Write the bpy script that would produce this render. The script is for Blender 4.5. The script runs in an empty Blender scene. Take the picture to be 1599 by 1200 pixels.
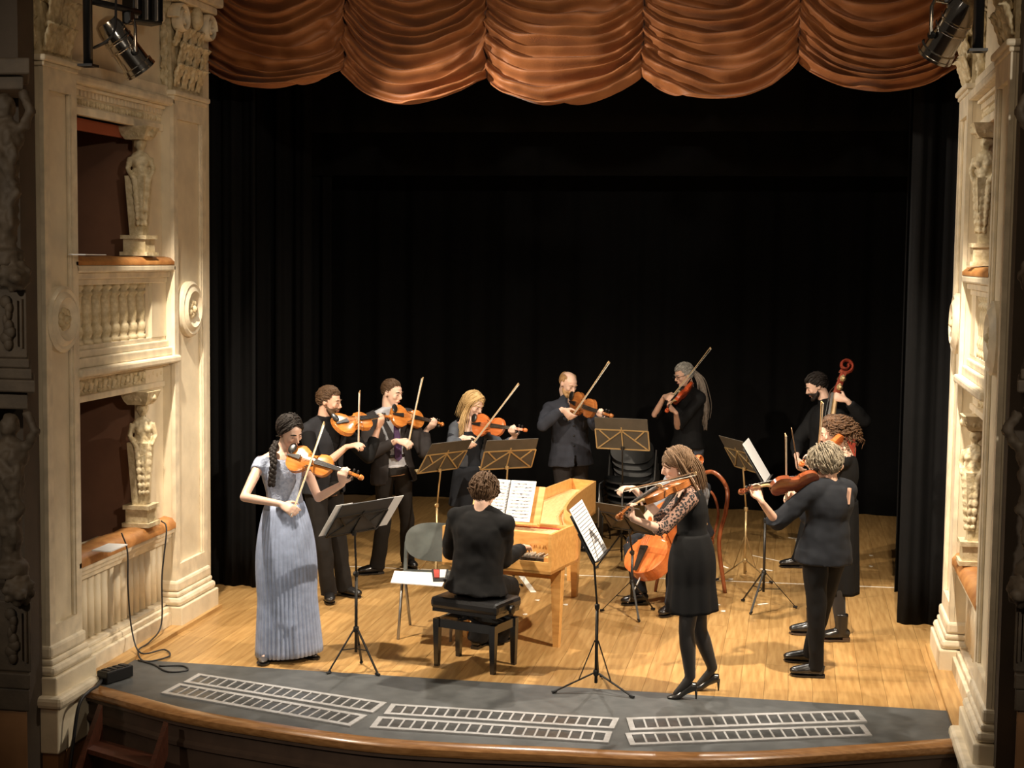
import bpy, math, random
import numpy as np
from mathutils import Vector as V, Matrix, noise, geometry

# ------------------------------------------------------------------ camera
FOC = 2400.0
YAW, PITCH, ROLL = 0.182575, 0.082147, 0.011967
CAM = V((1.75, -10.0, 2.869))
_f = V((-math.sin(YAW)*math.cos(PITCH), math.cos(YAW)*math.cos(PITCH), -math.sin(PITCH)))
_r = V((math.cos(YAW), math.sin(YAW), 0)); _u = _r.cross(_f)
CR = math.cos(ROLL)*_r + math.sin(ROLL)*_u
CU = -math.sin(ROLL)*_r + math.cos(ROLL)*_u
CF = _f
scene = bpy.context.scene
C = scene.collection
cd = bpy.data.cameras.new('camera'); cam = bpy.data.objects.new('camera', cd); C.objects.link(cam)
cd.sensor_fit = 'HORIZONTAL'; cd.sensor_width = 36; cd.lens = 36*FOC/1599
cd.clip_start = .1; cd.clip_end = 100
m = Matrix.Identity(4)
for i in range(3):
    m[i][0] = CR[i]; m[i][1] = CU[i]; m[i][2] = -CF[i]; m[i][3] = CAM[i]
cam.matrix_world = m
scene.camera = cam

# ------------------------------------------------------------------ world, large lights, exposure
w = bpy.data.worlds.new('world'); scene.world = w; w.use_nodes = True
bg = w.node_tree.nodes['Background']; bg.inputs[0].default_value = (1, .78, .58, 1); bg.inputs[1].default_value = .022
scene.view_settings.view_transform = 'Standard'; scene.view_settings.look = 'None'
scene.view_settings.gamma = 1; scene.view_settings.use_curve_mapping = False
scene.view_settings.exposure = 0.0

def spot(name, loc, target, power, size=.9, blend=.4, col=(1, .86, .68), rad=.06):
    l = bpy.data.lights.new(name, 'SPOT'); l.energy = power; l.spot_size = size; l.spot_blend = blend
    l.color = col; l.shadow_soft_size = rad
    o = bpy.data.objects.new(name, l); C.objects.link(o); o.location = loc
    o.rotation_euler = (V(target)-V(loc)).to_track_quat('-Z', 'Y').to_euler()
    return o
# stage lamps hung above the opening, upstage of the drape, and the hall's balcony lamps
spot('batten_light', (-.9, 4.2, 5.6), (-.6, 1.4, 0), 560, 1.25, .6, (1, .91, .78))
spot('batten_light', (1.0, 4.2, 5.6), (1.0, 1.8, 0), 560, 1.25, .6, (1, .91, .78))
spot('hall_light', (-4.0, -9.0, 4.7), (.2, 2.2, 1.5), 760, .80, .7, (1, .87, .70), .12)
spot('hall_light', (4.6, -9.0, 4.7), (-.4, 2.2, 1.6), 860, .80, .7, (1, .87, .70), .12)

al = bpy.data.lights.new('hall_fill', 'AREA'); al.shape = 'DISK'; al.size = 2.2; al.energy = 55; al.color = (1, .74, .48)  # added fill light, no visible fitting, brightens the walls facing the hall
ao = bpy.data.objects.new('hall_fill', al); C.objects.link(ao); ao.location = (.3, -6.5, 6.8); ao.rotation_euler = (V((0, 0, 1.5))-V((.3, -6.5, 6.8))).to_track_quat('-Z', 'Y').to_euler()

# ------------------------------------------------------------------ picture geometry helpers
def ray(x, y): return CF + CR*((x-799.5)/FOC) + CU*((600-y)/FOC)
def G(x, y, z=0.0):
    d = ray(x, y); return CAM + d*((z-CAM.z)/d.z)
def P(x, y, Y):
    d = ray(x, y); return CAM + d*((Y-CAM.y)/d.y)
def PX(x, y, X):
    d = ray(x, y); return CAM + d*((X-CAM.x)/d.x)
def proj(p):
    d = V(p)-CAM; z = d.dot(CF); return (799.5+FOC*d.dot(CR)/z, 600-FOC*d.dot(CU)/z)
Z = V((0, 0, 1))
rnd = random.Random(7)

# ------------------------------------------------------------------ materials
MATS = {}
def mat(name, col, rough=.6, metal=0., var=0., scale=6., bump=0., bscale=40., stretch=None, col2=None,
        coat=0., rand=0., sheen=0., spec=None, detail=4.):
    if name in MATS: return MATS[name]
    M = bpy.data.materials.new(name); M.use_nodes = True; MATS[name] = M
    nt = M.node_tree; N = nt.nodes; L = nt.links; b = N['Principled BSDF']
    b.inputs['Base Color'].default_value = (*col, 1); b.inputs['Roughness'].default_value = rough
    b.inputs['Metallic'].default_value = metal
    if coat: b.inputs['Coat Weight'].default_value = coat; b.inputs['Coat Roughness'].default_value = .12
    if sheen: b.inputs['Sheen Weight'].default_value = sheen; b.inputs['Sheen Roughness'].default_value = .4
    if spec is not None: b.inputs['Specular IOR Level'].default_value = spec
    tc = N.new('ShaderNodeTexCoord'); mp = N.new('ShaderNodeMapping'); L.new(tc.outputs['Object'], mp.inputs[0])
    if stretch: mp.inputs['Scale'].default_value = stretch
    out = None
    if var or col2:
        nz = N.new('ShaderNodeTexNoise'); nz.inputs['Scale'].default_value = scale; nz.inputs['Detail'].default_value = detail
        L.new(mp.outputs[0], nz.inputs['Vector'])
        rp = N.new('ShaderNodeValToRGB')
        c2 = col2 if col2 else tuple(c*(1-var) for c in col)
        rp.color_ramp.elements[0].color = (*c2, 1); rp.color_ramp.elements[1].color = (*col, 1)
        rp.color_ramp.elements[0].position = .35; rp.color_ramp.elements[1].position = .65
        L.new(nz.outputs[0], rp.inputs[0]); out = rp.outputs[0]
    if rand:
        oi = N.new('ShaderNodeObjectInfo'); hs = N.new('ShaderNodeHueSaturation')
        mr = N.new('ShaderNodeMapRange'); mr.inputs[3].default_value = 1-rand; mr.inputs[4].default_value = 1+rand*.6
        L.new(oi.outputs['Random'], mr.inputs[0]); L.new(mr.outputs[0], hs.inputs['Value'])
        if out: L.new(out, hs.inputs['Color'])
        else: hs.inputs['Color'].default_value = (*col, 1)
        out = hs.outputs[0]
    if out: L.new(out, b.inputs['Base Color'])
    if bump:
        n2 = N.new('ShaderNodeTexNoise'); n2.inputs['Scale'].default_value = bscale; n2.inputs['Detail'].default_value = 3
        L.new(mp.outputs[0], n2.inputs['Vector'])
        bp = N.new('ShaderNodeBump'); bp.inputs['Strength'].default_value = bump; bp.inputs['Distance'].default_value = .01
        L.new(n2.outputs[0], bp.inputs['Height']); L.new(bp.outputs[0], b.inputs['Normal'])
    return M
mat('plaster', (.78, .68, .50), .55, var=.14, scale=5, bump=.12, bscale=30)
mat('plaster_trim', (.82, .72, .54), .5, var=.22, scale=9, bump=.1, bscale=50)
mat('plaster_carved', (.72, .62, .42), .55, col2=(.50, .40, .23), scale=22, bump=.35, bscale=60)
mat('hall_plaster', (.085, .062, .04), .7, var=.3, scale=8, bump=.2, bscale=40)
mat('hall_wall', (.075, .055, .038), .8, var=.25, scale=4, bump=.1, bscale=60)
mat('dado', (.30, .15, .062), .6, var=.2, scale=6)
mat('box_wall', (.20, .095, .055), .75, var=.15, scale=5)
mat('box_red', (.36, .09, .04), .7)
mat('leather', (.50, .24, .075), .5, col2=(.36, .15, .045), scale=9, bump=.15, bscale=60)
mat('plank', (.53, .325, .125), .34, col2=(.38, .21, .072), scale=5, stretch=(7, .5, 1), bump=.04, bscale=60, rand=.12, detail=8)
mat('plank_gap', (.30, .18, .08), .8)
mat('lino', (.085, .09, .092), .5, var=.3, scale=9, bump=.04, bscale=200)
mat('edge_wood', (.40, .20, .075), .28, col2=(.26, .12, .04), scale=10, stretch=(1, 6, 6), coat=.4)
mat('front_wood', (.075, .045, .03), .55, var=.3, scale=6)
mat('step_wood', (.10, .032, .017), .4, col2=(.06, .02, .011), scale=12, stretch=(2, 8, 2))
mat('grate', (.46, .46, .47), .45, .3, var=.15, scale=30)
mat('grate_glass', (.075, .078, .08), .3, var=.45, scale=14)
mat('black_cloth', (.0026, .0026, .0030), .9, var=.3, scale=12, bump=.2, bscale=120, spec=.2)
mat('drape', (.33, .118, .034), .6, col2=(.25, .082, .022), scale=5, bump=.15, bscale=90, sheen=.1)
mat('black_metal', (.012, .012, .013), .4, .3)
mat('chrome', (.72, .70, .66), .16, 1.0)
mat('cable', (.02, .02, .022), .5)
mat('tape', (.82, .78, .68), .6)
mat('white_paper', (.80, .80, .80), .7)
mat('black_lacquer', (.010, .010, .011), .22, coat=.5)

# ------------------------------------------------------------------ mesh helpers
def frame_from(x, zhint):
    x = V(x).normalized(); z = V(zhint); z = (z - x*z.dot(x)).normalized(); y = z.cross(x)
    return x, y, z
class MB:
    def __init__(s): s.v = []; s.f = []
    def add(s, vs, fs):
        o = len(s.v); s.v.extend([tuple(a) for a in vs]); s.f.extend([tuple(i+o for i in f) for f in fs]); return s
    def box(s, a, b):
        x0, x1 = sorted((a[0], b[0])); y0, y1 = sorted((a[1], b[1])); z0, z1 = sorted((a[2], b[2]))
        return s.add([(x0, y0, z0), (x1, y0, z0), (x1, y1, z0), (x0, y1, z0), (x0, y0, z1), (x1, y0, z1), (x1, y1, z1), (x0, y1, z1)],
                     [(3, 2, 1, 0), (4, 5, 6, 7), (0, 1, 5, 4), (1, 2, 6, 5), (2, 3, 7, 6), (3, 0, 4, 7)])
    def hexa(s, b4, t4):   # bottom quad (ccw from above), top quad
        return s.add(list(b4)+list(t4), [(3, 2, 1, 0), (4, 5, 6, 7), (0, 1, 5, 4), (1, 2, 6, 5), (2, 3, 7, 6), (3, 0, 4, 7)])
    def obox(s, c, ax, ay, az, hx, hy, hz):  # oriented box: centre, unit axes, half sizes
        c = V(c); q = []
        for k in (-1, 1):
            for (i, j) in ((-1, -1), (1, -1), (1, 1), (-1, 1)):
                q.append(c+V(ax)*hx*i+V(ay)*hy*j+V(az)*hz*k)
        return s.hexa(q[:4], q[4:])
    def bar(s, a, b, w, h, up=Z):
        a = V(a); b = V(b); d = b-a
        if abs(d.normalized().dot(V(up))) > .98: up = V((1, 0, 0))
        x, y, z = frame_from(d, up)
        return s.obox((a+b)/2, x, y, z, d.length/2, w/2, h/2)
    def tube(s, pts, rad, n=8, cap=True, hint=None, asp=None):
        pts = [V(p) for p in pts]; k = len(pts)
        if not hasattr(rad, '__len__'): rad = [rad]*k
        t0 = (pts[1]-pts[0]).normalized()
        h = V(hint) if hint is not None else (Z if abs(t0.z) < .9 else V((1, 0, 0)))
        vs = []; fs = []
        for i, p in enumerate(pts):
            t = (pts[min(i+1, k-1)]-pts[max(i-1, 0)])
            t = t.normalized() if t.length > 1e-9 else t0
            a = h - t*h.dot(t)
            a = a.normalized() if a.length > 1e-6 else t.orthogonal().normalized()
            b = t.cross(a)
            if hint is None: h = a
            r = rad[i]; ra, rb = (r if hasattr(r, '__len__') else (r, r))
            if asp: rb *= asp
            for j in range(n):
                g = 2*math.pi*j/n; vs.append(p + a*(ra*math.cos(g)) + b*(rb*math.sin(g)))
        for i in range(k-1):
            for j in range(n):
                fs.append((i*n+j, i*n+(j+1) % n, (i+1)*n+(j+1) % n, (i+1)*n+j))
        if cap:
            fs.append(tuple(range(n-1, -1, -1))); fs.append(tuple((k-1)*n+j for j in range(n)))
        return s.add(vs, fs)
    def ell(s, c, r, ax=None, n=14, m=9):
        c = V(c)
        if not hasattr(r, '__len__'): r = (r, r, r)
        X, Y_, Z_ = ax if ax else (V((1, 0, 0)), V((0, 1, 0)), Z)
        vs = [c - Z_*r[2]]; fs = []
        for i in range(1, m):
            th = -math.pi/2+math.pi*i/m
            for j in range(n):
                g = 2*math.pi*j/n
                vs.append(c + X*(r[0]*math.cos(th)*math.cos(g)) + Y_*(r[1]*math.cos(th)*math.sin(g)) + Z_*(r[2]*math.sin(th)))
        vs.append(c + Z_*r[2]); top = len(vs)-1
        for j in range(n): fs.append((0, 1+(j+1) % n, 1+j))
        for i in range(m-2):
            for j in range(n):
                a = 1+i*n; b = 1+(i+1)*n
                fs.append((a+j, a+(j+1) % n, b+(j+1) % n, b+j))
        a = 1+(m-2)*n
        for j in range(n): fs.append((a+j, a+(j+1) % n, top))
        return s.add(vs, fs)
    def lathe(s, prof, o, ax=None, n=20, seg=None):   # prof: (radius, height) ; axis = ax[2]
        o = V(o); X, Y_, Z_ = ax if ax else (V((1, 0, 0)), V((0, 1, 0)), Z)
        vs = []; fs = []; k = len(prof)
        for (r, h) in prof:
            for j in range(n):
                g = 2*math.pi*j/n; vs.append(o + X*(r*math.cos(g)) + Y_*(r*math.sin(g)) + Z_*h)
        for i in range(k-1):
            for j in range(n): fs.append((i*n+j, i*n+(j+1) % n, (i+1)*n+(j+1) % n, (i+1)*n+j))
        fs.append(tuple(range(n-1, -1, -1))); fs.append(tuple((k-1)*n+j for j in range(n)))
        return s.add(vs, fs)
    def prism(s, poly, d):   # closed planar polygon of Vectors, extruded by d
        n = len(poly); d = V(d); vs = [V(p) for p in poly]+[V(p)+d for p in poly]
        fs = [tuple(range(n-1, -1, -1)), tuple(range(n, 2*n))]
        for i in range(n): fs.append((i, (i+1) % n, n+(i+1) % n, n+i))
        return s.add(vs, fs)
    def grid(s, fn, nu, nv, flip=False):
        vs = [fn(i/nu, j/nv) for j in range(nv+1) for i in range(nu+1)]; fs = []
        for j in range(nv):
            for i in range(nu):
                a = j*(nu+1)+i; q = (a, a+1, a+nu+2, a+nu+1); fs.append(q[::-1] if flip else q)
        return s.add(vs, fs)
    def mesh(s, name, off=None, smooth=True):
        me = bpy.data.meshes.new(name)
        vs = s.v if off is None else [(a[0]-off[0], a[1]-off[1], a[2]-off[2]) for a in s.v]
        me.from_pydata(vs, [], s.f); me.update()
        if smooth is True:
            me.polygons.foreach_set('use_smooth', [True]*len(me.polygons))
        return me
    def build(s, name, mt, parent=None, off=None, smooth=False, loc=None, bevel=0):
        """off is subtracted from the points (the thing's base); a top-level mesh sits at loc = off"""
        me = s.mesh(name, off, smooth); me.materials.append(MATS[mt] if isinstance(mt, str) else mt)
        o = bpy.data.objects.new(name, me); C.objects.link(o)
        if parent: o.parent = parent
        elif off is not None: o.location = off
        if bevel:
            b = o.modifiers.new('bevel', 'BEVEL'); b.width = bevel; b.segments = 2; b.limit_method = 'ANGLE'
        return o
AUTO = math.radians(40)
def soft(o, ang=40):
    me = o.data; me.polygons.foreach_set('use_smooth', [True]*len(me.polygons))
    try: me.set_sharp_from_angle(angle=math.radians(ang))
    except Exception: pass
    return o
def tag(o, label=None, cat=None, group=None, kind=None):
    if label: o['label'] = label
    if cat: o['category'] = cat
    if group: o['group'] = group
    if kind: o['kind'] = kind
    return o
def empty(name, loc, label=None, cat=None, group=None, kind=None):
    o = bpy.data.objects.new(name, None); C.objects.link(o); o.location = loc; o.empty_display_size = .1
    return tag(o, label, cat, group, kind)
def child(src, parent, loc=(0, 0, 0), rot=None, scale=None, name=None):   # shares mesh data
    o = bpy.data.objects.new(name or src.name.split('.')[0], src.data); C.objects.link(o); o.parent = parent
    o.location = loc
    if rot: o.rotation_euler = rot
    if scale: o.scale = scale
    return o
def inst(me, name, mt, parent, loc=(0, 0, 0), rot=None, scale=None):
    if not me.materials: me.materials.append(MATS[mt])
    o = bpy.data.objects.new(name, me); C.objects.link(o); o.parent = parent; o.location = loc
    if rot: o.rotation_euler = rot
    if scale: o.scale = scale
    return o
def catmull(pts, n):
    pts = [V(p) for p in pts]; q = [pts[0]*2-pts[1]]+pts+[pts[-1]*2-pts[-2]]; out = []
    for i in range(1, len(q)-2):
        for k in range(n):
            t = k/n; a, b, c, d = q[i-1], q[i], q[i+1], q[i+2]
            out.append(.5*((2*b)+(c-a)*t+(2*a-5*b+4*c-d)*t*t+(3*b-a-3*c+d)*t**3))
    out.append(pts[-1]); return out
def lerp(a, b, t): return a+(b-a)*t
def nz(p, f, seed=0): return noise.noise(V(p)*f+V((seed*7.3, seed*3.1, seed*5.7)))
def remesh(mb, voxel, smooth=3):
    me = bpy.data.meshes.new('tmp'); me.from_pydata(mb.v, [], mb.f); o = bpy.data.objects.new('tmp', me); C.objects.link(o)
    r = o.modifiers.new('r', 'REMESH'); r.mode = 'VOXEL'; r.voxel_size = voxel; r.adaptivity = 0
    if smooth: sm = o.modifiers.new('s', 'SMOOTH'); sm.iterations = smooth; sm.factor = .5
    dg = bpy.context.evaluated_depsgraph_get(); m2 = bpy.data.meshes.new_from_object(o.evaluated_get(dg))
    bpy.data.objects.remove(o); bpy.data.meshes.remove(me); return m2
def part_mesh(me, nm, mt, parent, off, disp=None, cut=None, decimate=0):
    n = len(me.vertices); co = np.empty(n*3); me.vertices.foreach_get('co', co); co = co.reshape(-1, 3)
    if disp:
        no = np.empty(n*3); me.vertex_normals.foreach_get('vector', no); no = no.reshape(-1, 3)
        dd = np.array([disp(V(p)) for p in co]); co = co+no*dd[:, None]
    if cut:
        keep = np.array([not cut(V(p)) for p in co]); lt = len(me.polygons)
        polys = [tuple(p.vertices) for p in me.polygons]; polys = [p for p in polys if all(keep[i] for i in p)]
        used = sorted({i for p in polys for i in p}); mp = {a: b for b, a in enumerate(used)}
        m2 = bpy.data.meshes.new(nm); m2.from_pydata([tuple(co[i]-np.array(off)) for i in used], [], [tuple(mp[i] for i in p) for p in polys]); bpy.data.meshes.remove(me); me = m2
    else:
        co = co-np.array(off); me.vertices.foreach_set('co', co.ravel())
    me.name = nm; me.materials.clear(); me.materials.append(MATS[mt]); me.update()
    me.polygons.foreach_set('use_smooth', [True]*len(me.polygons))
    o = bpy.data.objects.new(nm, me); C.objects.link(o); o.parent = parent; return o

def carved(mb, nm, mt, parent, voxel=.012, amp=.004, fr=45, seed=1, sm=1):
    """fuses lumps into one carved surface"""
    off = V((0, 0, 0)); q = parent
    while q: off = off+V(q.location); q = q.parent
    return part_mesh(remesh(mb, voxel, sm), nm, mt, parent, off, lambda p: amp*(nz(p, fr, seed)+.6*nz(p, fr*2.2, seed+1)))

# ================================================================== STAGE FLOOR
floor = MB().box((-4.6, 0.0, -.06), (4.6, 8.2, -.022)).build('floor', 'plank_gap'); tag(floor, kind='structure')
tag(floor, 'golden wooden stage floor of long boards')
pl_meshes = {}
def plank_mesh(L):
    k = round(L, 2)
    if k not in pl_meshes:
        me = MB().box((-.0792, 0, -.022), (.0792, L-.002, 0)).mesh('plank', smooth=False); me.materials.append(MATS['plank']); pl_meshes[k] = me
    return pl_meshes[k]
ncol = 40
for i in range(ncol):
    x = -3.12+.16*(i+.5)-.08
    y = .0
    cuts = []; yy = [1.6, 2.3, .9, 2.0][i % 4]
    while y < 7.9:
        L = min(yy, 8.1-y); L = round(L, 2)
        o = bpy.data.objects.new('plank', plank_mesh(L)); C.objects.link(o); o.parent = floor; o.location = (x, y+.002, 0)
        y += L; yy = 2.4
# apron covered with grey lino, wooden edge round its curved front
inner_px = [(150, 1072), (194, 1084), (288, 1109), (400, 1129), (569, 1153), (700, 1163), (860, 1170), (1010, 1177), (1160, 1177), (1300, 1169), (1494, 1156)]
ip = [G(*a) for a in inner_px]; ip = [V((a.x, a.y, 0)) for a in ip]
ip[0] = ip[1]+(ip[1]-ip[2]).normalized()*.45; ip.append(ip[-1]+(ip[-1]-ip[-2]).normalized()*.35)
ic = catmull(ip, 10)
poly = [V((p.x, p.y, -.05)) for p in ic]+[V((3.05, .0, -.05)), V((-3.05, .0, -.05))]
apron = MB().prism(poly, (0, 0, .0555)).build('floor_apron', 'lino'); tag(apron, 'grey lino covered strip along the front of the stage', kind='structure')
def sweep(mb, path, prof):   # prof: (out, z) offsets; out = towards the hall
    n = len(prof); vs = []; fs = []
    for i, p in enumerate(path):
        t = (path[min(i+1, len(path)-1)]-path[max(i-1, 0)]).normalized(); nn = V((t.y, -t.x, 0))
        for (o, z) in prof: vs.append(V((p.x, p.y, 0))+nn*o+Z*z)
    for i in range(len(path)-1):
        for j in range(n): fs.append((i*n+j, (i+1)*n+j, (i+1)*n+(j+1) % n, i*n+(j+1) % n))
    fs.append(tuple(range(n))); fs.append(tuple((len(path)-1)*n+j for j in reversed(range(n))))
    mb.add(vs, fs); return mb
edge = sweep(MB(), ic, [(0, -.05), (0, .012), (.02, .016), (.085, .012), (.105, -.004), (.108, -.03), (.095, -.05)]).build('trim_1', 'edge_wood')
soft(edge); tag(edge, 'polished wooden nosing along the curved stage edge', kind='structure')
fr = sweep(MB(), ic, [(.02, -1.3), (.02, -.05), (.085, -.05), (.085, -.075), (.05, -.09), (.05, -.17), (.075, -.185), (.075, -.21), (.045, -.22), (.045, -1.3)]).build('wall_stage_front', 'front_wood')
tag(fr, 'dark wooden front of the stage below the edge', kind='structure')
hf = MB().box((-7, -14, -1.35), (7, .2, -1.3)).build('floor_hall', 'front_wood'); tag(hf, 'dark floor of the hall below the stage', kind='structure')

# footlight covers: bordered strips of dark panes
GR = [([(286, 1069), (310, 1055.5), (604, 1101), (582, 1117)], 19, 'far strip of dark panes at the left of the stage front'),
      ([(251, 1086), (280, 1071), (573.5, 1121), (546.5, 1138)], 19, 'near strip of dark panes at the left beside the steps'),
      ([(599, 1119), (611, 1103), (967, 1125.5), (958.5, 1142)], 20, 'far strip of dark panes below the piano bench'),
      ([(577, 1140.5), (591, 1123), (956, 1147), (950, 1164)], 20, 'near strip of dusty panes in the middle'),
      ([(984, 1145), (978, 1125), (1340, 1113), (1354, 1131)], 20, 'far strip of dark panes at the right below the high heels'),
      ([(984, 1168), (976, 1149), (1349, 1136), (1362, 1153)], 20, 'near strip of dark panes at the right of the stage front')]
for cs, n, lab in GR:
    q = [G(*a) for a in cs]; base = (q[0]+q[1]+q[2]+q[3])/4; base.z = .006
    root = empty('footlight_cover', base, 'footlight cover, '+lab, 'footlight cover', 'footlight covers along the stage front')
    A, B, Cc, D = q   # near-left, far-left, far-right, near-right
    def bl(u, v): return lerp(lerp(A, D, u), lerp(B, Cc, u), v)
    bu = .035/(D-A).length; bv = .16
    z0, z1 = .006, .016
    fmb = MB()
    def strip(mb, u0, u1, v0, v1, za=z0, zb=z1):
        p = [bl(u0, v0), bl(u1, v0), bl(u1, v1), bl(u0, v1)]
        mb.hexa([V((a.x, a.y, za)) for a in p], [V((a.x, a.y, zb)) for a in p])
    strip(fmb, 0, 1, 0, bv); strip(fmb, 0, 1, 1-bv, 1); strip(fmb, 0, bu, bv, 1-bv); strip(fmb, 1-bu, 1, bv, 1-bv)
    fmb.build('frame', 'grate', root, off=base)
    bb = .006/(D-A).length
    for i in range(n):
        u0 = bu+(1-2*bu)*i/n; u1 = bu+(1-2*bu)*(i+1)/n
        mb = MB(); strip(mb, u0+bb, u1-bb, bv+.01, 1-bv-.01, z0, z0+.004); mb.build('pane', 'grate_glass', root, off=base)
        if i:
            mb = MB(); strip(mb, u0-bb, u0+bb, bv, 1-bv, z0, z1-.001); mb.build('bar', 'grate', root, off=base)

# ================================================================== SIDE WALLS WITH BOXES
def herm(root, s, X0, y, z0, z1, d=.10, nm='herm_column'):
    """carved half-figure column between the box opening and the jamb"""
    h = z1-z0; c = lambda dd, yy, zz: V((s*(X0+dd), yy, zz))
    mb = MB(); w = .085
    def blk(za, zb, wa, wb, da=.0, db=.0):
        mb.hexa([c(d-wa-da, y-wa, za), c(d-wa-da, y+wa, za), c(d+wa, y+wa, za), c(d+wa, y-wa, za)],
                [c(d-wb-db, y-wb, zb), c(d-wb-db, y+wb, zb), c(d+wb, y+wb, zb), c(d+wb, y-wb, zb)])
    blk(z0, z0+.03*h, .105, .105); blk(z0+.03*h, z0+.13*h, .085, .085); blk(z0+.13*h, z0+.16*h, .1, .1)
    blk(z0+.16*h, z0+.62*h, .05, .075); blk(z0+.9*h, z0+.93*h, .07, .09); blk(z0+.93*h, z1, .09, .115)
    ob = mb.build(nm, 'plaster_carved', root, off=root.location)
    m2 = MB(); f = V((-s*.5, -.86, 0)).normalized(); ax = (V((f.y, -f.x, 0)), f, Z)
    cc = c(d-.02, y-.01, 0)
    m2.ell(cc+Z*(z0+.86*h), (.037, .042, .052), ax, 10, 8)               # head
    m2.ell(cc+Z*(z0+.87*h)-f*.012, (.048, .04, .05), ax, 10, 8)          # hair
    m2.ell(cc+Z*(z0+.855*h)+f*.042, (.008, .01, .012), ax, 6, 5)
    m2.ell(cc+Z*(z0+.74*h), (.078, .052, .07), ax, 10, 8)                # breast and shoulders
    m2.ell(cc+Z*(z0+.66*h), (.06, .05, .08), ax, 10, 8)
    for k in (-1, 1):
        m2.ell(cc+Z*(z0+.715*h)+f*.035+ax[0]*.032*k, .027, ax, 8, 6)
        m2.tube([cc+ax[0]*.07*k+Z*(z0+.76*h), cc+ax[0]*.092*k+Z*(z0+.67*h)+f*.01, cc+ax[0]*.06*k+Z*(z0+.6*h)+f*.05], [.024, .02, .015], 7)
    for i in range(7):                                                   # leaves hanging down the shaft
        zz = z0+h*(.58-.055*i); r = .045-.0035*i
        for k in (-1, 0, 1):
            m2.ell(cc+Z*zz+f*(.05-.01*abs(k))+ax[0]*.045*k*(1-.06*i), (r*.62, .018, r), ax, 8, 6)
    for k in (-1, 1):
        for i in range(3): m2.ell(cc+Z*(z0+.95*h)+f*.07+ax[0]*(.02+.03*i)*k-f*.02*i, (.022, .022, .03), ax, 7, 5)
    carved(m2, 'carved_figure', 'plaster_carved', ob, .008, .003, 60, 2, 1)
def side_wall(s, X0, yA, yB, name, side):
    c = lambda dd, yy, zz: (s*(X0+dd), yy, zz)
    y0, y1 = yA[1], yB[0]                                # box opening between the pilasters
    core = MB()
    core.box(c(.10, yA[0], 4.0), c(.5, yB[1], 6.2))
    core.box(c(.14, yA[0]+.02, -.02), c(.5, yB[1], .74)); core.box(c(.14, y0-.1, 1.9), c(.5, y1+.1, 2.7)); core.box(c(.12, y0-.1, 3.78), c(.5, y1+.1, 4.02))
    core.box(c(.10, y1-.31, .7), c(.19, y1+.2, 4.0)); core.box(c(.3, y0-.3, .7), c(.42, y0, 4.0))
    root = core.build(name, 'plaster', off=V((0, 0, 0))); tag(root, 'cream plaster stage side wall with two theatre boxes on the '+side, kind='structure')
    def part(nm, mt, a, b, bev=0):
        return MB().box(c(*a), c(*b)).build(nm, mt, root, bevel=bev)
    # --- box rooms behind
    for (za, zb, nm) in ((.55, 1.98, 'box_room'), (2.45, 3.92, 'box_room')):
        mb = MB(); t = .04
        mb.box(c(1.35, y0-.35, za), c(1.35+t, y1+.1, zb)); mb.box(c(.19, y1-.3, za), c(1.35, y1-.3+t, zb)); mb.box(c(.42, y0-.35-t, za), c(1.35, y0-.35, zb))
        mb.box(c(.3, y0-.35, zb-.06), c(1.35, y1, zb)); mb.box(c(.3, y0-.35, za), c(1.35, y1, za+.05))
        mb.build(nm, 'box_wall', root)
    part('valance', 'box_red', (.2, y0, 3.70), (.24, y1-.3, 3.79))
    # --- lower parapet
    part('plinth', 'plaster_trim', (.02, y0-.05, -.02), (.16, y1+.02, .13), .008); part('moulding', 'plaster_trim', (.045, y0, .13), (.16, y1, .17), .008)
    part('moulding', 'plaster_trim', (.07, y0, .17), (.16, y1, .20), .008)
    nf = 15; fl = MB().lathe([(.034, .22), (.034, .66)], (0, 0, 0), n=12).mesh('flute', smooth=True)
    for i in range(nf): inst(fl, 'flute', 'plaster', root, c(.135, y0+.06+(y1-y0-.1)*i/(nf-1), 0))
    part('rail', 'plaster_trim', (.06, y0, .66), (.16, y1, .70), .008); part('rail', 'plaster_trim', (.035, y0, .70), (.16, y1, .735), .008); part('rail', 'plaster_trim', (.01, y0-.02, .735), (.16, y1+.03, .775), .012)
    def cushion(za, zb, dx):
        pr = [(0, 0), (0, .03), (.03, .065), (.09, .075), (.2, .07), (.26, .03), (.26, 0)]
        mb = MB(); vs = []; n = len(pr); ny = 10
        for i in range(ny+1):
            yy = lerp(y0-.03, y1+.0, i/ny)
            for (a, b) in pr: vs.append(c(dx+a, yy, za+b*(zb-za)/.075*(1+.06*math.sin(i*1.9))))
        fs = [(i*n+j, i*n+(j+1) % n, (i+1)*n+(j+1) % n, (i+1)*n+j) for i in range(ny) for j in range(n)]
        fs += [tuple(range(n)), tuple(ny*n+j for j in reversed(range(n)))]
        mb.add(vs, fs); soft(mb.build('padded_rail', 'leather', root), 60)
    cushion(.775, .86, .0)
    # --- between the boxes: lintel, frieze, ledge
    part('lintel', 'plaster_trim', (.08, y0, 1.86), (.3, y1, 1.905), .008); part('frieze', 'plaster_carved', (.12, y0, 1.905), (.3, y1, 2.02))
    orn = MB()
    for i in range(22):
        yy = y0+.03+(y1-y0-.06)*i/21; zz = 1.962+.012*math.sin(i*2.4); cc = V(c(.112, yy, zz)); 
        orn.ell(cc, (.016, .026, .032), None, 8, 5); orn.ell(cc+V((0, .03, .012)), (.012, .018, .013), None, 6, 4); orn.ell(cc+V((0, -.02, -.028)), (.011, .02, .012), None, 6, 4)
    soft(orn.build('frieze_ornament', 'plaster_carved', root), 80)
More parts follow.
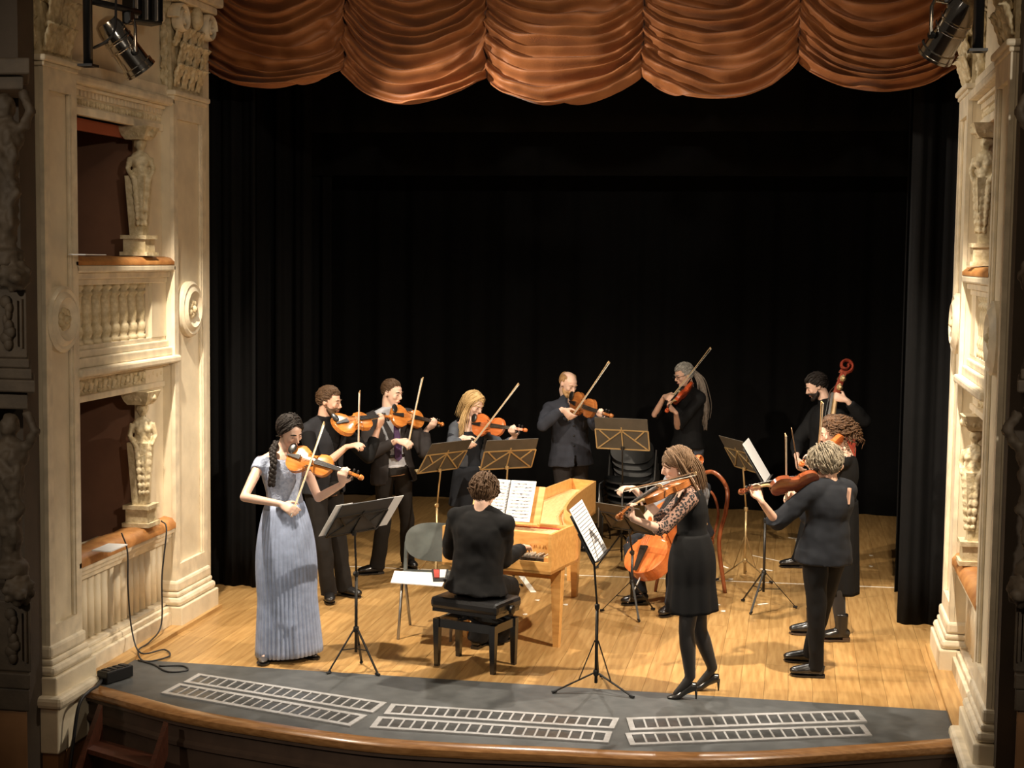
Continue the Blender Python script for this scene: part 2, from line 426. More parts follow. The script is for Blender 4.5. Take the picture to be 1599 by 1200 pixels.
    part('ledge', 'plaster_trim', (.05, y0, 2.02), (.2, y1+.03, 2.045), .006); part('ledge', 'plaster_trim', (-.03, y0-.02, 2.045), (.2, y1+.06, 2.10), .015)
    part('step_moulding', 'plaster_trim', (.02, y0, 2.10), (.2, y1+.02, 2.165), .01); part('step_moulding', 'plaster_trim', (.05, y0, 2.165), (.2, y1, 2.215), .01)
    part('step_moulding', 'plaster_trim', (.075, y0, 2.215), (.2, y1, 2.245), .005)
    part('balustrade_back', 'plaster', (.17, y0, 2.2), (.3, y1, 2.7))
    bal = MB().lathe([(.045, 0), (.045, .03), (.03, .035), (.036, .055), (.046, .085), (.04, .115), (.03, .13), (.037, .145), (.039, .2), (.033, .29), (.03, .32), (.044, .335), (.044, .35), (.03, .36), (.048, .38), (.05, .41)], (0, 0, 0), n=14).mesh('baluster', smooth=True)
    nb = 10
    for i in range(nb): inst(bal, 'baluster', 'plaster_carved', root, c(.12, y0+.06+(y1-.36-y0+.08)*i/(nb-1), 2.245))
    part('dado_block', 'plaster', (.07, y1-.26, 2.245), (.3, y1+.02, 2.65))
    part('rail', 'plaster_trim', (.06, y0, 2.65), (.2, y1, 2.69), .006); part('rail', 'plaster_trim', (.035, y0, 2.69), (.2, y1, 2.735), .008); part('rail', 'plaster_trim', (.0, y0-.02, 2.735), (.2, y1+.03, 2.785), .012)
    cushion(2.785, 2.845, .0)
    # --- top of the upper box
    part('architrave', 'plaster_trim', (.08, y0, 3.78), (.3, y1, 3.835), .006); part('frieze', 'plaster', (.11, y0, 3.835), (.3, y1, 3.94))
    dn = MB().box((-.015, -.016, -.02), (.015, .016, .02)).mesh('dentil', smooth=False)
    for i in range(28): inst(dn, 'dentil', 'plaster_trim', root, c(.10, y0+.02+(y1-y0-.04)*i/27, 3.925))
    eg = MB()
    for i in range(36): eg.ell(c(.105, y0+.02+(y1-y0-.04)*i/35, 3.87), (.016, .014, .022), None, 7, 5)
    soft(eg.build('egg_moulding', 'plaster_carved', root), 80)
    part('cornice', 'plaster_trim', (.06, y0, 3.945), (.2, y1, 3.97), .006); part('cornice', 'plaster_trim', (.0, y0-.02, 3.97), (.2, y1+.04, 4.035), .02)
    part('attic_step', 'plaster_trim', (.04, y0, 4.035), (.2, y1, 4.12), .01)
    herm(root, s, X0, y1-.41, 2.85, 3.78); herm(root, s, X0, y1-.41, .86, 1.86)
    # --- pilasters
    for k, (ya, yb) in enumerate((yA, yB)):
        pr = MB().box(c(.03, ya+.01, .2), c(.45, yb-.01, 4.06)).build('pilaster', 'plaster', root)
        def pp(nm, mt, a, b, bev=0): return MB().box(c(*a), c(*b)).build(nm, mt, pr, bevel=bev)
        e = .075
        for (za, zb) in ((.36, 4.02),):
            pp('stile', 'plaster_trim', (0, ya, za), (.03, ya+e, zb)); pp('stile', 'plaster_trim', (0, yb-e, za), (.03, yb, zb))
            pp('panel_rail', 'plaster_trim', (0, ya+e, zb-.14), (.03, yb-e, zb)); pp('panel_rail', 'plaster_trim', (0, ya+e, za), (.03, yb-e, za+.12))
            for (y2, y3) in ((ya+e, ya+e+.02), (yb-e-.02, yb-e)): pp('panel_bead', 'plaster_trim', (.008, y2, za+.12), (.03, y3, zb-.14), .006)
        pp('side_face', 'plaster', (.032, ya+.003, .36), (.2, ya+.014, 4.02))
        ax = (V((0, 1, 0)), Z, V((-s, 0, 0)))
        md = MB().lathe([(.215, -.03), (.215, .012), (.195, .028), (.175, .02), (.165, .03), (.14, .042), (.115, .022), (.1, .012), (.09, .012)], c(.005, (ya+yb)/2, 2.44), ax, 32)
        mo = soft(md.build('medallion', 'plaster_trim', pr), 50)
        ro = MB(); cc = V(c(-.01, (ya+yb)/2, 2.44))
        for j in range(7):
            g = j*.9; ro.ell(cc+V((0, math.cos(g), math.sin(g)))*.048, (.022, .034, .03), None, 8, 6)
        ro.ell(cc+V((-s*.012, 0, 0)), .03, None, 8, 6)
        soft(ro.build('rosette', 'plaster_carved', mo), 80)
        # base
        pp('base_block', 'plaster', (-.07, ya-.06, -.02), (.3, yb+.06, .17), .01)
        pp('base_torus', 'plaster_trim', (-.055, ya-.05, .17), (.3, yb+.05, .235), .028); pp('base_torus', 'plaster_trim', (-.03, ya-.03, .235), (.3, yb+.03, .275), .015)
        pp('base_torus', 'plaster_trim', (-.02, ya-.02, .275), (.3, yb+.02, .36), .02)
        # capital
        pp('neck_moulding', 'plaster_trim', (-.03, ya-.03, 4.05), (.3, yb+.03, 4.09), .012); pp('neck_moulding', 'plaster_trim', (-.012, ya-.012, 4.02), (.3, yb+.012, 4.05), .008)
        cap = MB().box(c(.02, ya+.01, 4.09), c(.4, yb-.01, 4.74)).build('capital', 'plaster_carved', pr)
        lf = MB(); rg = random.Random(3+k)
        for row, (zz, hh) in enumerate(((4.12, .2), (4.27, .22), (4.42, .18))):
            nn = 4
            for j in range(nn):
                yy = lerp(ya+.07, yb-.07, (j+.5*(row % 2))/(nn-.5)); b0 = V(c(.015, yy, zz)); out = V((-s, 0, 0))
                for k2, off in ((-1, -.035), (0, 0), (1, .035)):
                    lf.tube([b0+V((0, off*.5, 0)), b0+V((0, off, hh*.5))+out*.03, b0+V((0, off*1.4, hh*.85))+out*.055, b0+V((0, off*1.5, hh*.8))+out*.085],
                            [(.012, .026), (.014, .03), (.012, .024), (.006, .012)], 6, hint=out)
            for j in range(2):   # leaves on the face towards the hall
                b0 = V(c(.07+.11*j, ya+.005, zz)); out = V((0, -1, 0))
                lf.tube([b0, b0+Z*hh*.5+out*.012, b0+Z*hh*.9+out*.03], [(.01, .03), (.012, .04), (.005, .018)], 6, hint=out)
        carved(lf, 'acanthus_leaves', 'plaster_carved', cap, .010, .013, 26, 7, 1)
        for (yy, sg) in ((ya+.05, -1), (yb-.05, 1)):
            vo = MB(); pts = []; rr = []
            for j in range(40):
                g = j/39*4.2*math.pi; r = .115*(1-j/39*.82)
                pts.append(V(c(-.03, yy, 4.62))+V((0, sg*math.cos(g)*r, math.sin(g)*r))+V((-s*.02*j/39, 0, 0))); rr.append((.05*(1-.3*j/39), .017*(1-.5*j/39)))
            vo.tube(pts, rr, 8, hint=V((1, 0, 0))); soft(vo.build('volute', 'plaster_trim', cap), 60)
        for j in range(2):
            vo = MB(); 
            pts = [V(c(.11, ya-.005, 4.62))+V((s*.06*math.cos(g)*(1-g/14), -.01, .07*math.sin(g)*(1-g/14))) for g in [q*.45 for q in range(24)]]
            if j == 0: vo.tube(pts, .012, 6); soft(vo.build('scroll_relief', 'plaster_trim', cap), 60)
        bd = MB().ell(c(-.06, (ya+yb)/2, 4.66), (.05, .06, .09), None, 10, 8); soft(bd.build('flower_boss', 'plaster_carved', cap), 80)
        pp('abacus', 'plaster_trim', (-.08, ya-.06, 4.74), (.3, yb+.06, 4.80), .015); pp('abacus', 'plaster_trim', (-.12, ya-.1, 4.80), (.3, yb+.1, 4.88), .02)
        pp('entablature', 'plaster', (-.02, ya, 4.88), (.3, yb, 6.0))
    # --- pedestal below the hall-side pilaster and the plain jamb reaching upstage
    ya, yb = yA
    part('pedestal', 'plaster', (-.09, ya-.08, -.32), (.4, yb+.10, -.02), .01); part('pedestal_moulding', 'plaster_trim', (-.13, ya-.12, -.02), (.4, yb+.05, .055), .025)
    part('hall_dado', 'dado', (-.075, ya-.06, -1.3), (.4, yb+.9, -.32)); part('hall_dado', 'dado', (-.02, yb, -1.3), (.4, yB[1], -.05))
    part('jamb', 'plaster', (.03, yB[1]-.01, -.02), (.6, yB[1]+.14, 6.0)); part('kerb', 'plank', (-.10, y0+.1, -.02), (.03, y1+.7, .03))
    return root
wl = side_wall(-1, 2.88, (-1.05, -.60), (.98, 1.62), 'wall_left', 'left')
wr = side_wall(1, 2.86, (-1.15, -.50), (.98, 1.58), 'wall_right', 'right')

# ================================================================== HALL WALLS NEXT TO THE STAGE (dark, carved tiers)
def lion(mb, c0, f, s=1.):
    ax = (V((f.y, -f.x, 0)), f, Z)
    mb.ell(c0, (.09*s, .1*s, .09*s), ax, 10, 8); mb.ell(c0+f*.1*s-Z*.02*s, (.05*s, .06*s, .045*s), ax, 8, 6)
    for j in range(9):
        g = j*.7; mb.ell(c0+ax[0]*math.cos(g)*.095*s+Z*math.sin(g)*.095*s+f*.01, .034*s, ax, 7, 5)
    mb.tube([c0-f*.05+Z*.03, c0-f*.2+Z*.1*s, c0-f*.36+Z*.26*s], [.09*s, .07*s, .05*s], 8)
def hall_wall(s, name, side, pxe, pxs, Y0):
    """pxs: how far (picture column) the tiers reach towards the stage at Y0"""
    xe = P(pxe, 600, -1.10).x
    base = V((xe, -1.25, -1.3))
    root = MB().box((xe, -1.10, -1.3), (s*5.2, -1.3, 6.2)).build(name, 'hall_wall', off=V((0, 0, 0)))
    tag(root, 'dim hall wall with carved box fronts to the '+side+' of the stage', kind='structure')
    def x(px, z=2.): return P(px, 600, Y0).x
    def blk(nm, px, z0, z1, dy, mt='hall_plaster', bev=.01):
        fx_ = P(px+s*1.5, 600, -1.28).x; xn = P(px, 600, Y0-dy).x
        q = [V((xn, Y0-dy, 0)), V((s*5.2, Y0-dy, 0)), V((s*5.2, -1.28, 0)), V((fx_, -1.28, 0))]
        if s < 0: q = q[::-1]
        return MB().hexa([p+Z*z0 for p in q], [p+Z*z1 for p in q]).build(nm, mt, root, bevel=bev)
    zz = lambda y: P(30 if s < 0 else 1580, y, Y0).z
    inn = lambda k: pxs - s*0 + (-s)*(-k)*(-1) if False else (pxs-k if s < 0 else pxs+k)
    blk('cornice', inn(2), zz(118), zz(92), .06); blk('frieze', inn(12), zz(140), zz(118), 0)
    blk('cornice', inn(0), zz(612), zz(592), .06); blk('frieze', inn(12), zz(640), zz(612), 0)
    blk('base_moulding', inn(5), zz(592), zz(575), .04); blk('base_moulding', inn(9), zz(575), zz(560), .02)
    blk('base_moulding', inn(14), zz(1075), zz(1050), .03); blk('base_block', inn(16), zz(1110), zz(1075), .02); blk('dado_face', inn(20), -1.3, zz(1110), 0, 'dado')
    for (ya, yb) in ((560, 452), (1050, 940)):
        pb = blk('parapet', inn(12), zz(ya), zz(yb), 0)
        for (k, w_) in ((17, 3), (24, 2)):
            xa = x(inn(k)); xb = x(inn(k+w_))
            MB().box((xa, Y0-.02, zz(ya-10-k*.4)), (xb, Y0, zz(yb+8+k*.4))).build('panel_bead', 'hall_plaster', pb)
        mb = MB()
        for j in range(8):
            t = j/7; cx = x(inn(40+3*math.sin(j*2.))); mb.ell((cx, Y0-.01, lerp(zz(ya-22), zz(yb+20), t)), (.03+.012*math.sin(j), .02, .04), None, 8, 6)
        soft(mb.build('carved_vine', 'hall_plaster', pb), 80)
    for (yl, yt, yb) in ((430, 140, 415), (918, 640, 900)):
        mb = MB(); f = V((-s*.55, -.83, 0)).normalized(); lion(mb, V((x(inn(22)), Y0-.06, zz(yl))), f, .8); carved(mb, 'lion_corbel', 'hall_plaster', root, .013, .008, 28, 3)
        mb = MB(); cx = x(inn(38)); z1 = zz(yt); z0 = zz(yb); h = z1-z0
        f = V((0, -1, 0)); ax = (V((1, 0, 0)), V((0, 1, 0)), Z); cc = V((cx, Y0-.02, 0))
        mb.ell(cc+Z*(z0+.9*h), (.06, .06, .08), ax, 10, 8); mb.ell(cc+Z*(z0+.73*h), (.12, .08, .11), ax, 10, 8); mb.ell(cc+Z*(z0+.58*h), (.09, .07, .13), ax, 10, 8)
        mb.tube([cc+V((-s*.11, 0, z0+.78*h)), cc+V((-s*.17, -.02, z0+.88*h)), cc+V((-s*.11, 0, z0+.99*h))], [.035, .03, .03], 8)
        for j in range(5): mb.ell(cc+V((-s*.03*math.sin(j*2.), -.02, z0+h*(.48-.06*j))), (.085-.008*j, .06, .07), ax, 9, 6)
        mb.tube([cc+Z*z0, cc+Z*(z0+.08*h), cc+Z*(z0+.1*h), cc+Z*(z0+.5*h)], [.10, .10, .055, .075], 10)
        
        for j in range(6): mb.ell(cc+V((-s*(.05+.03*math.sin(j*1.3)), -.06, z0+h*(.72-.09*j))), (.03, .03, .07), ax, 8, 6)
        mb.tube([cc+V((s*.1, -.03, z0+.76*h)), cc+V((-s*.02, -.09, z0+.6*h)), cc+V((-s*.09, -.05, z0+.42*h)), cc+V((0, -.06, z0+.25*h))], [.03, .035, .03, .02], 8)
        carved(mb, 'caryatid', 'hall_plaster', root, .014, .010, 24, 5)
    return root
hall_wall(-1, 'wall_hall_left', 'left', 60, 55, -1.75)
hall_wall(1, 'wall_hall_right', 'right', 1570, 1588, -1.75)

# ================================================================== BLACK STAGE MASKING
def curtain(name, x0, x1, Y, zb, zt, label, fold=.05, n=120, wl_=.16, flare=0., seed=0, group='black stage curtains'):
    mb = MB()
    def fn(u, v):
        x = lerp(x0, x1, u); z = lerp(zb, zt, v)
        ph = x/wl_*2*math.pi+1.5*nz((x, 0, 0), 1.3, seed)
        dy = fold*math.sin(ph)*(.7+.5*nz((x, z*.15, 0), 1.1, seed+1))+.3*fold*math.sin(ph*2.3+1)
        xx = x + flare*(1-v)**6*(1 if x0 < x1 else -1)*0
        return (xx, Y+dy, z)
    nn = max(24, int(abs(x1-x0)/wl_*14)); mb.grid(fn, nn, 14)
    o = mb.build(name, 'black_cloth', off=V(((x0+x1)/2, Y, zb)), smooth=True)
    so = o.modifiers.new('thick', 'SOLIDIFY'); so.thickness = .012
    return tag(o, label, 'curtain', group)
curtain('backdrop', -4.6, 4.6, 7.75, .0, 6.6, 'wide black backdrop curtain across the back of the stage', .035, wl_=.5)
curtain('wing_curtain', -4.2, -2.78, 2.5, .0, 6.6, 'black wing curtain at the left, nearest the cream pilaster', .05, wl_=.21, seed=1)
curtain('wing_curtain', -4.6, -3.05, 4.8, .0, 6.6, 'black wing curtain at the left, second one back', .05, wl_=.22, seed=2)
curtain('wing_curtain', -4.6, -3.32, 6.4, .0, 6.6, 'black wing curtain at the left, deepest one by the backdrop', .05, wl_=.22, seed=3)
curtain('wing_curtain', 2.60, 4.2, 2.4, .0, 6.6, 'black wing curtain at the right, nearest with grey sheen', .05, wl_=.23, seed=4)
curtain('wing_curtain', 2.66, 4.6, 3.6, .0, 6.6, 'black wing curtain at the right, second one back', .05, wl_=.22, seed=5)
curtain('wing_curtain', 2.86, 4.6, 6.4, .0, 6.6, 'black wing curtain at the right, deepest one by the backdrop', .05, wl_=.22, seed=6)
curtain('border_curtain', -4.6, 4.6, 5.0, 4.10, 6.6, 'black border curtain hanging above the stage, front one', .03, wl_=.6, seed=7)
curtain('border_curtain', -4.6, 4.6, 6.2, 3.74, 6.6, 'black border curtain hanging above the stage, lower one behind', .03, wl_=.6, seed=8)
# outer shell so that no light leaks in behind the masking
sh = MB().box((-4.7, 1.72, -.1), (-4.62, 8.3, 6.7)).box((4.62, 1.72, -.1), (4.7, 8.3, 6.7)).box((-4.7, 8.2, -.1), (4.7, 8.3, 6.7)).box((-4.7, 1.72, 6.62), (4.7, 8.3, 6.7)).build('wall_stage_house', 'black_cloth')
tag(sh, 'black walls of the stage house', kind='structure')

# ================================================================== ORANGE-BROWN FESTOON DRAPE
YD = 1.86
cusp = [P(*a, YD) for a in ((305, 92), (537, 112), (757, 119), (1003, 120), (1247, 96), (1512, 92))]
low = [P(*a, YD).z for a in ((430, 137), (650, 162), (880, 166), (1128, 160), (1372, 140))]
mb = MB()
NU, NV = 72, 340
ztop = 6.0
for k in range(5):
    A, B = cusp[k], cusp[k+1]; zl = low[k]
    def fn(u, v, A=A, B=B, zl=zl, k=k):
        zc = lerp(A.z, B.z, u); e = 1-(2*u-1)**2; e = e**.85
        sag0 = zc-zl
        x = lerp(A.x, B.x, u)
        h = v**1.15                                   # 0 at the hem
        hgt = h*(ztop-4.3)
        sag = lerp(sag0, .30+.05*math.sin(k*2), min(1, v*5))
        z = zc + hgt - sag*e
        s_ = hgt*1.0                                  # festoon coordinate: constant along a fold
        wob = .085*nz((x*1.3, s_*2.2, k), 1.0, 11)+.035*nz((x*3.5, s_*5, k), 1.0, 12)+.03*math.sin(s_*9+k)
        ph = (s_+wob)*2*math.pi/.098
        amp = .072*(.35+.65*e)*(.75+.6*nz((x*1.1, s_*3, k), 1, 13))
        w1 = math.sin(ph); w1 = math.copysign(abs(w1)**.6, w1)
        y = YD - amp*w1 - .026*math.sin(ph*.47+3*nz((x*2, s_*2, 0), 1, 14)) - .10*e*(.5+.5*math.exp(-v*4))
        y += .10*nz((x*8, z*10, 0), 1, 15)*(1-e)**1.3+.05*nz((x*15, z*15, 3), 1, 18)*(1-e)**2+.03*nz((x*2.5, z*11, k), 1, 16)       # crumpled where the tapes gather it
        y -= .05*math.exp(-v*60)*e
        z += .018*w1*e
        return (x, y, z)
    mb.grid(fn, NU, NV)
dr = mb.build('festoon_drape', 'drape', off=V((0, YD, 4.2)), smooth=True)
so = dr.modifiers.new('thick', 'SOLIDIFY'); so.thickness = .01
tag(dr, 'orange-brown velvet festoon drape gathered in five swags above the stage', 'drape')
# inner header behind the drape
hd = MB().box((-3.4, 1.99, 4.75), (3.4, 2.05, 6.6)).build('trim_2', 'black_cloth'); tag(hd, 'black header board behind the drape', kind='structure')

# ================================================================== STEPS, TAPE, CABLES
t0 = (ic[12]-ic[6]).normalized()
A0 = G(160, 1094); B0 = G(262, 1121); A0.z = B0.z = 0
ed = (B0-A0).normalized(); nn = V((ed.y, -ed.x, 0)); nn = nn if nn.y < 0 else -nn
nn = V((0, -1, 0))
dn = (nn*.55-Z*.52).normalized()
st = empty('step_unit', A0+nn*.5-Z*1.3, 'dark reddish wooden steps leading down from the stage edge at the left', 'steps')
def world(mb, nm, mt, root, bev=0, smooth=False):      # points in world space, stored relative to the thing's base
    off = V(root.location); q = root.parent
    while q: off = off+V(q.location); q = q.parent
    return mb.build(nm, mt, root, off=off, bevel=bev, smooth=smooth)
for q in (A0, B0):
    mb = MB(); a = q+nn*.03-Z*.02
    L = 1.75; up = Z
    p4 = [a, a-Z*.20, a-Z*.20+dn*L, a+dn*L]
    mb.prism([p-ed*.02 for p in p4], ed*.04); world(mb, 'stringer', 'step_wood', st)
for i in range(5):
    c0 = A0+nn*(.045+.235*i)-Z*(.27+.225*i)
    mb = MB().prism([c0+ed*.02+nn*.0, c0+(B0-A0)-ed*.02, c0+(B0-A0)-ed*.02+nn*.2, c0+ed*.02+nn*.2], Z*.03); world(mb, 'tread', 'step_wood', st)
def strip(a, b, w_, name='tape_mark', label='', z=.0025, zl=.0006):
    a = V(a); b = V(b); d = (b-a).normalized(); n_ = V((-d.y, d.x, 0))*w_/2
    a.z = b.z = 0; mb = MB().hexa([a-n_+Z*zl, b-n_+Z*zl, b+n_+Z*zl, a+n_+Z*zl], [a-n_+Z*z, b-n_+Z*z, b+n_+Z*z, a+n_+Z*z])
    return tag(mb.build(name, 'tape', off=(a+b)/2), label, 'tape', 'tape marks on the stage floor')
strip(G(410, 880), G(1415, 919), .018, 'tape_line', 'long thin white tape line running across the stage floor')
strip(G(1231, 840), G(1249, 842), .03, label='white tape mark, bar of a T shape left of the navy blouse'); strip(G(1244, 843), G(1246, 851), .03, label='white tape mark, stem of a T shape left of the navy blouse')
strip(G(1188, 889), G(1206, 892), .03, label='short white tape mark just above the tape line beside a black stand'); strip(G(1184, 945), G(1199, 943), .03, label='short white tape mark under the black stand right of the high heels')
strip(G(1125, 883), G(1137, 888), .025, label='short white tape mark right of the bentwood chair')
strip(G(1175, 868), G(1232, 880), .014, label='thin pale tape mark behind the stands, left of the pointed black shoe')
strip(G(805, 888), G(833, 926), .05, label='broad white tape strip below the harpsichord keyboard', z=.005, zl=.0028)  # flat white strip in place of a stand leg catching bright light
SCUFF = {(840, 938): 'left of the harpsichord front leg', (868, 905): 'below the harpsichord key end', (884, 945): 'beside the harpsichord front leg', (1120, 945): 'right of the black dress hem', (1142, 905): 'right of the bentwood chair', (1360, 868): 'by the right wings, farther of two', (1360, 885): 'by the right wings, nearer of two', (1130, 955): 'right of the heels, lowest there', (820, 960): 'right of the piano bench'}
for (x, y) in ((840, 938), (868, 905), (884, 945), (1120, 945), (1142, 905), (1360, 868), (1360, 885), (1130, 955), (820, 960)):
    a = G(x, y); mb = MB().prism([V((a.x+.02*math.cos(g)*(1+.5*math.sin(x+g*3)), a.y+.03*math.sin(g), .0008)) for g in [q*1.05 for q in range(6)]], Z*.001)
    tag(mb.build('paint_scuff', 'tape', off=V((a.x, a.y, 0))), 'small pale scuff mark on the stage boards '+SCUFF[(x, y)], 'scuff mark', 'pale scuffs on the stage boards')
# power brick with its lead, and the cable that hangs from the lower box
bx0 = G(180, 1064); pb = empty('power_box', V((bx0.x, bx0.y, .006)), 'black power box lying at the left corner of the stage edge', 'power box')
f = V((.35, .93, 0)).normalized(); r_ = V((f.y, -f.x, 0))
mb = MB().obox(pb.location+Z*.045, r_, f, Z, .05, .12, .04); world(mb, 'case', 'black_metal', pb, .008)
for i in range(4): world(MB().obox(pb.location+Z*.087+f*(-.075+.05*i), r_, f, Z, .035, .015, .003), 'socket_cover', 'cable', pb)
def cable(name, pts, r, label, n=8):
    q = catmull(pts, 8); o = MB().tube(q, r, 6).build(name, 'cable', off=V((pts[0][0], pts[0][1], min(p.z for p in q))), smooth=True); return tag(o, label, 'cable')
e0 = G(168, 1098)
cable('power_cable', [pb.location+Z*.03-f*.12, V((-2.685, -.80, .04)), V((-2.68, -.93, .04)), V((-2.69, -1.05, -.02)), V((-2.71, -1.11, -.3)), V((-2.72, -1.25, -.8)), V((-2.73, -1.5, -1.28))], .011, 'thick black lead running from the power box down over the stage edge')
XW = -2.85
wp = lambda x, y, X=XW: PX(x, y, X)
cable('box_cable', [wp(252, 824, -2.9)+Z*.05, wp(256, 832, -2.86)+V((.02, 0, .02)), wp(253, 900), wp(252, 975), G(234, 1012)+Z*.045, G(216, 1026)+Z*.045, G(226, 1036)+Z*.012, G(264, 1028)+Z*.012, G(256, 1018)+Z*.014, G(220, 1030)+Z*.045, wp(206, 985), wp(200, 920), wp(199, 862), wp(190, 846, -2.88)+Z*.06], .006, 'thin dark cable looping from the padded box rail down to the stage boards')
cable('floor_cable', [G(216, 1034)+Z*.012, G(240, 1041)+Z*.012, G(262, 1052)+Z*.012, G(292, 1050)+Z*.012, G(285, 1043)+Z*.012, G(248, 1043)+Z*.012], .006, 'thin dark cable coil lying on the grey apron at the left')

# ================================================================== PAR LAMPS ON THEIR BRACKETS
def par_lamp(loc, aim, power, label, hang, sz=1.6):
    loc = V(loc); d = (V(aim)-loc).normalized(); x, y, z = frame_from(d, Z); ax = (y, z, x)
    root = empty('par_lamp', loc, label, 'stage lamp', 'chrome stage lamps beside the drape')
    can = MB().lathe([(.035, -.27), (.075, -.245), (.09, -.19), (.092, -.12), (.098, -.115), (.098, -.105), (.092, -.10), (.094, -.06), (.1, -.055), (.1, -.045), (.094, -.04), (.096, .08), (.108, .085), (.108, .115), (.1, .12), (.088, .12), (.085, .02), (.03, -.02)], loc, ax, 24)
    soft(can.build('can', 'chrome', root, off=loc), 35)
    for g in range(4): pass
    gel = MB(); 
    gel.obox(loc+d*.125, y, z, x, .115, .115, .006)
    fr_ = MB()
    for sgn in (-1, 1):
        fr_.obox(loc+d*.128+y*.105*sgn, y, z, x, .012, .115, .008); fr_.obox(loc+d*.128+z*.105*sgn, y, z, x, .105, .012, .008)
    soft(MB().lathe([(.098, .115), (.112, .12), (.112, .135), (.098, .14)], loc, ax, 24).build('front_ring', 'chrome', root, off=loc), 40)
    lens = MB().lathe([(.0, .035), (.05, .03), (.092, .012), (.092, .004), (0, .004)], loc+d*.115, ax, 20)
    soft(lens.build('lens', lamp_glass(), root, off=loc), 60)
    yk = MB(); top = loc+Z*.2-d*.02*0
    yk.tube([loc+y*.125, loc+y*.125+Z*.16, loc+y*.1+Z*.2, loc-y*.1+Z*.2, loc-y*.125+Z*.16, loc-y*.125], (.012), 8, hint=d)
    soft(yk.build('yoke', 'chrome', root, off=loc), 50)
    for sgn in (-1, 1): soft(MB().lathe([(.022, 0), (.022, .02), (.012, .024)], loc+y*.11*sgn, (x, z, y*sgn), 10).build('knob', 'black_metal', root, off=loc))
    cl = MB().box(loc+V((-.03, -.03, .19)), loc+V((.03, .03, .27))); cl.build('clamp', 'black_metal', root, off=loc, bevel=.006)
    l = spot('par_light', loc+d*.16, aim, power, sz, .5, (1, .85, .66), .05); l.parent = root; l.location = d*.16
    return root
def lamp_glass():
    if 'lamp_glass' in MATS: return MATS['lamp_glass']
    M = mat('lamp_glass', (.9, .85, .7), .2); b = M.node_tree.nodes['Principled BSDF']
    b.inputs['Emission Color'].default_value = (1, .9, .72, 1); b.inputs['Emission Strength'].default_value = 40
    return M
LL = V((-2.60, -.42, 4.17)); LR = V((2.56, -.62, 4.18))
par_lamp(LL, (-.3, 1.9, .2), 1050, 'chrome par lamp hanging from a black bracket at the upper left', None)
par_lamp(LR, (.3, 1.9, .2), 1150, 'chrome par lamp hanging at the upper right over the drape end', None)
def bracket(lp, s, label):
    root = empty('lamp_bracket', V((s*2.70, lp.y-.38, 4.04)), label, 'bracket', 'black lamp brackets on the side walls'); o = root.location
    px_ = o.x if s < 0 else o.x
    world(MB().tube([V((o.x, o.y, 4.04)), V((o.x, o.y, 5.4))], .03, 12), 'pole', 'black_metal', root, smooth=True)
    world(MB().tube([V((o.x, o.y, lp.z+.285)), V((lp.x, lp.y, lp.z+.285)), V((lp.x+(lp.x-o.x)*.2, lp.y+.12, lp.z+.285))], .022, 10), 'arm', 'black_metal', root, smooth=True)
    world(MB().box((o.x-.05, o.y-.05, 4.04), (o.x+.05, o.y+.05, 4.055)), 'foot_plate', 'black_metal', root)
bracket(LL, -1, 'black upright pole with a lamp arm on the left cornice'); bracket(LR, 1, 'black upright pole with a lamp arm on the right cornice')
# flood lamp with fins above the left bracket
fo = PX(222, 8, -2.80)
fl_ = empty('flood_lamp', fo, 'black finned flood lamp above the chrome lamp at the upper left', 'stage lamp')
fx = V((.55, .83, 0)).normalized(); fy = V((-fx.y, fx.x, 0)); tz = (Z+fy*.15).normalized()
world(MB().obox(fo+Z*.03, fx, fy, Z, .12, .07, .16), 'housing', 'black_metal', fl_, .01)
flo = spot('flood_light', fo+V((.16, .1, -.02)), (2.5, 2.2, 1.7), 650, 1.25, .6, (1, .88, .72), .05); flo.parent = fl_; flo.location = V((.16, .1, -.02))
for i in range(6): world(MB().obox(fo+Z*.03-fx*(.1-.04*i)-fy*.08, fx, fy, Z, .004, .02, .14), 'fin', 'black_metal' if i % 2 else 'grate', fl_)
cable('lamp_cable', [LL+V((-.05, -.2, .05)), LL+V((-.1, -.3, .0)), LL+V((.02, -.26, .10)), LL+V((-.02, -.12, .4)), LL+V((.0, .05, .75))], .008, 'dark cable drooping behind the left chrome lamp')
cable('lamp_cable', [LR+V((.06, -.15, .12)), LR+V((.14, -.1, .16)), LR+V((.17, 0, .4)), LR+V((.17, .1, .8))], .008, 'dark cable rising behind the right chrome lamp')

# ================================================================== INSTRUMENTS
mat('varnish_amber', (.62, .235, .05), .22, col2=(.45, .14, .025), scale=9, stretch=(1, 5, 5), coat=.6)
mat('varnish_brown', (.42, .15, .04), .22, col2=(.27, .085, .022), scale=9, stretch=(1, 5, 5), coat=.6)
mat('varnish_red', (.50, .085, .025), .22, col2=(.36, .05, .016), scale=9, stretch=(1, 5, 5), coat=.6)
mat('varnish_orange', (.60, .17, .045), .22, col2=(.48, .12, .03), scale=9, stretch=(1, 5, 5), coat=.6)
mat('varnish_dark', (.27, .075, .025), .22, col2=(.17, .04, .015), scale=9, stretch=(1, 5, 5), coat=.6)
mat('varnish_bass', (.30, .055, .03), .2, col2=(.2, .03, .02), scale=9, stretch=(1, 5, 5), coat=.6)
mat('ebony', (.014, .012, .011), .3)
mat('maple', (.60, .40, .20), .4, var=.2, scale=20)
mat('bow_wood', (.62, .44, .24), .35, var=.15, scale=12)
mat('bow_dark', (.30, .16, .07), .35, var=.15, scale=12)
mat('horsehair', (.80, .76, .66), .6)
mat('silver', (.7, .7, .7), .25, 1.0)
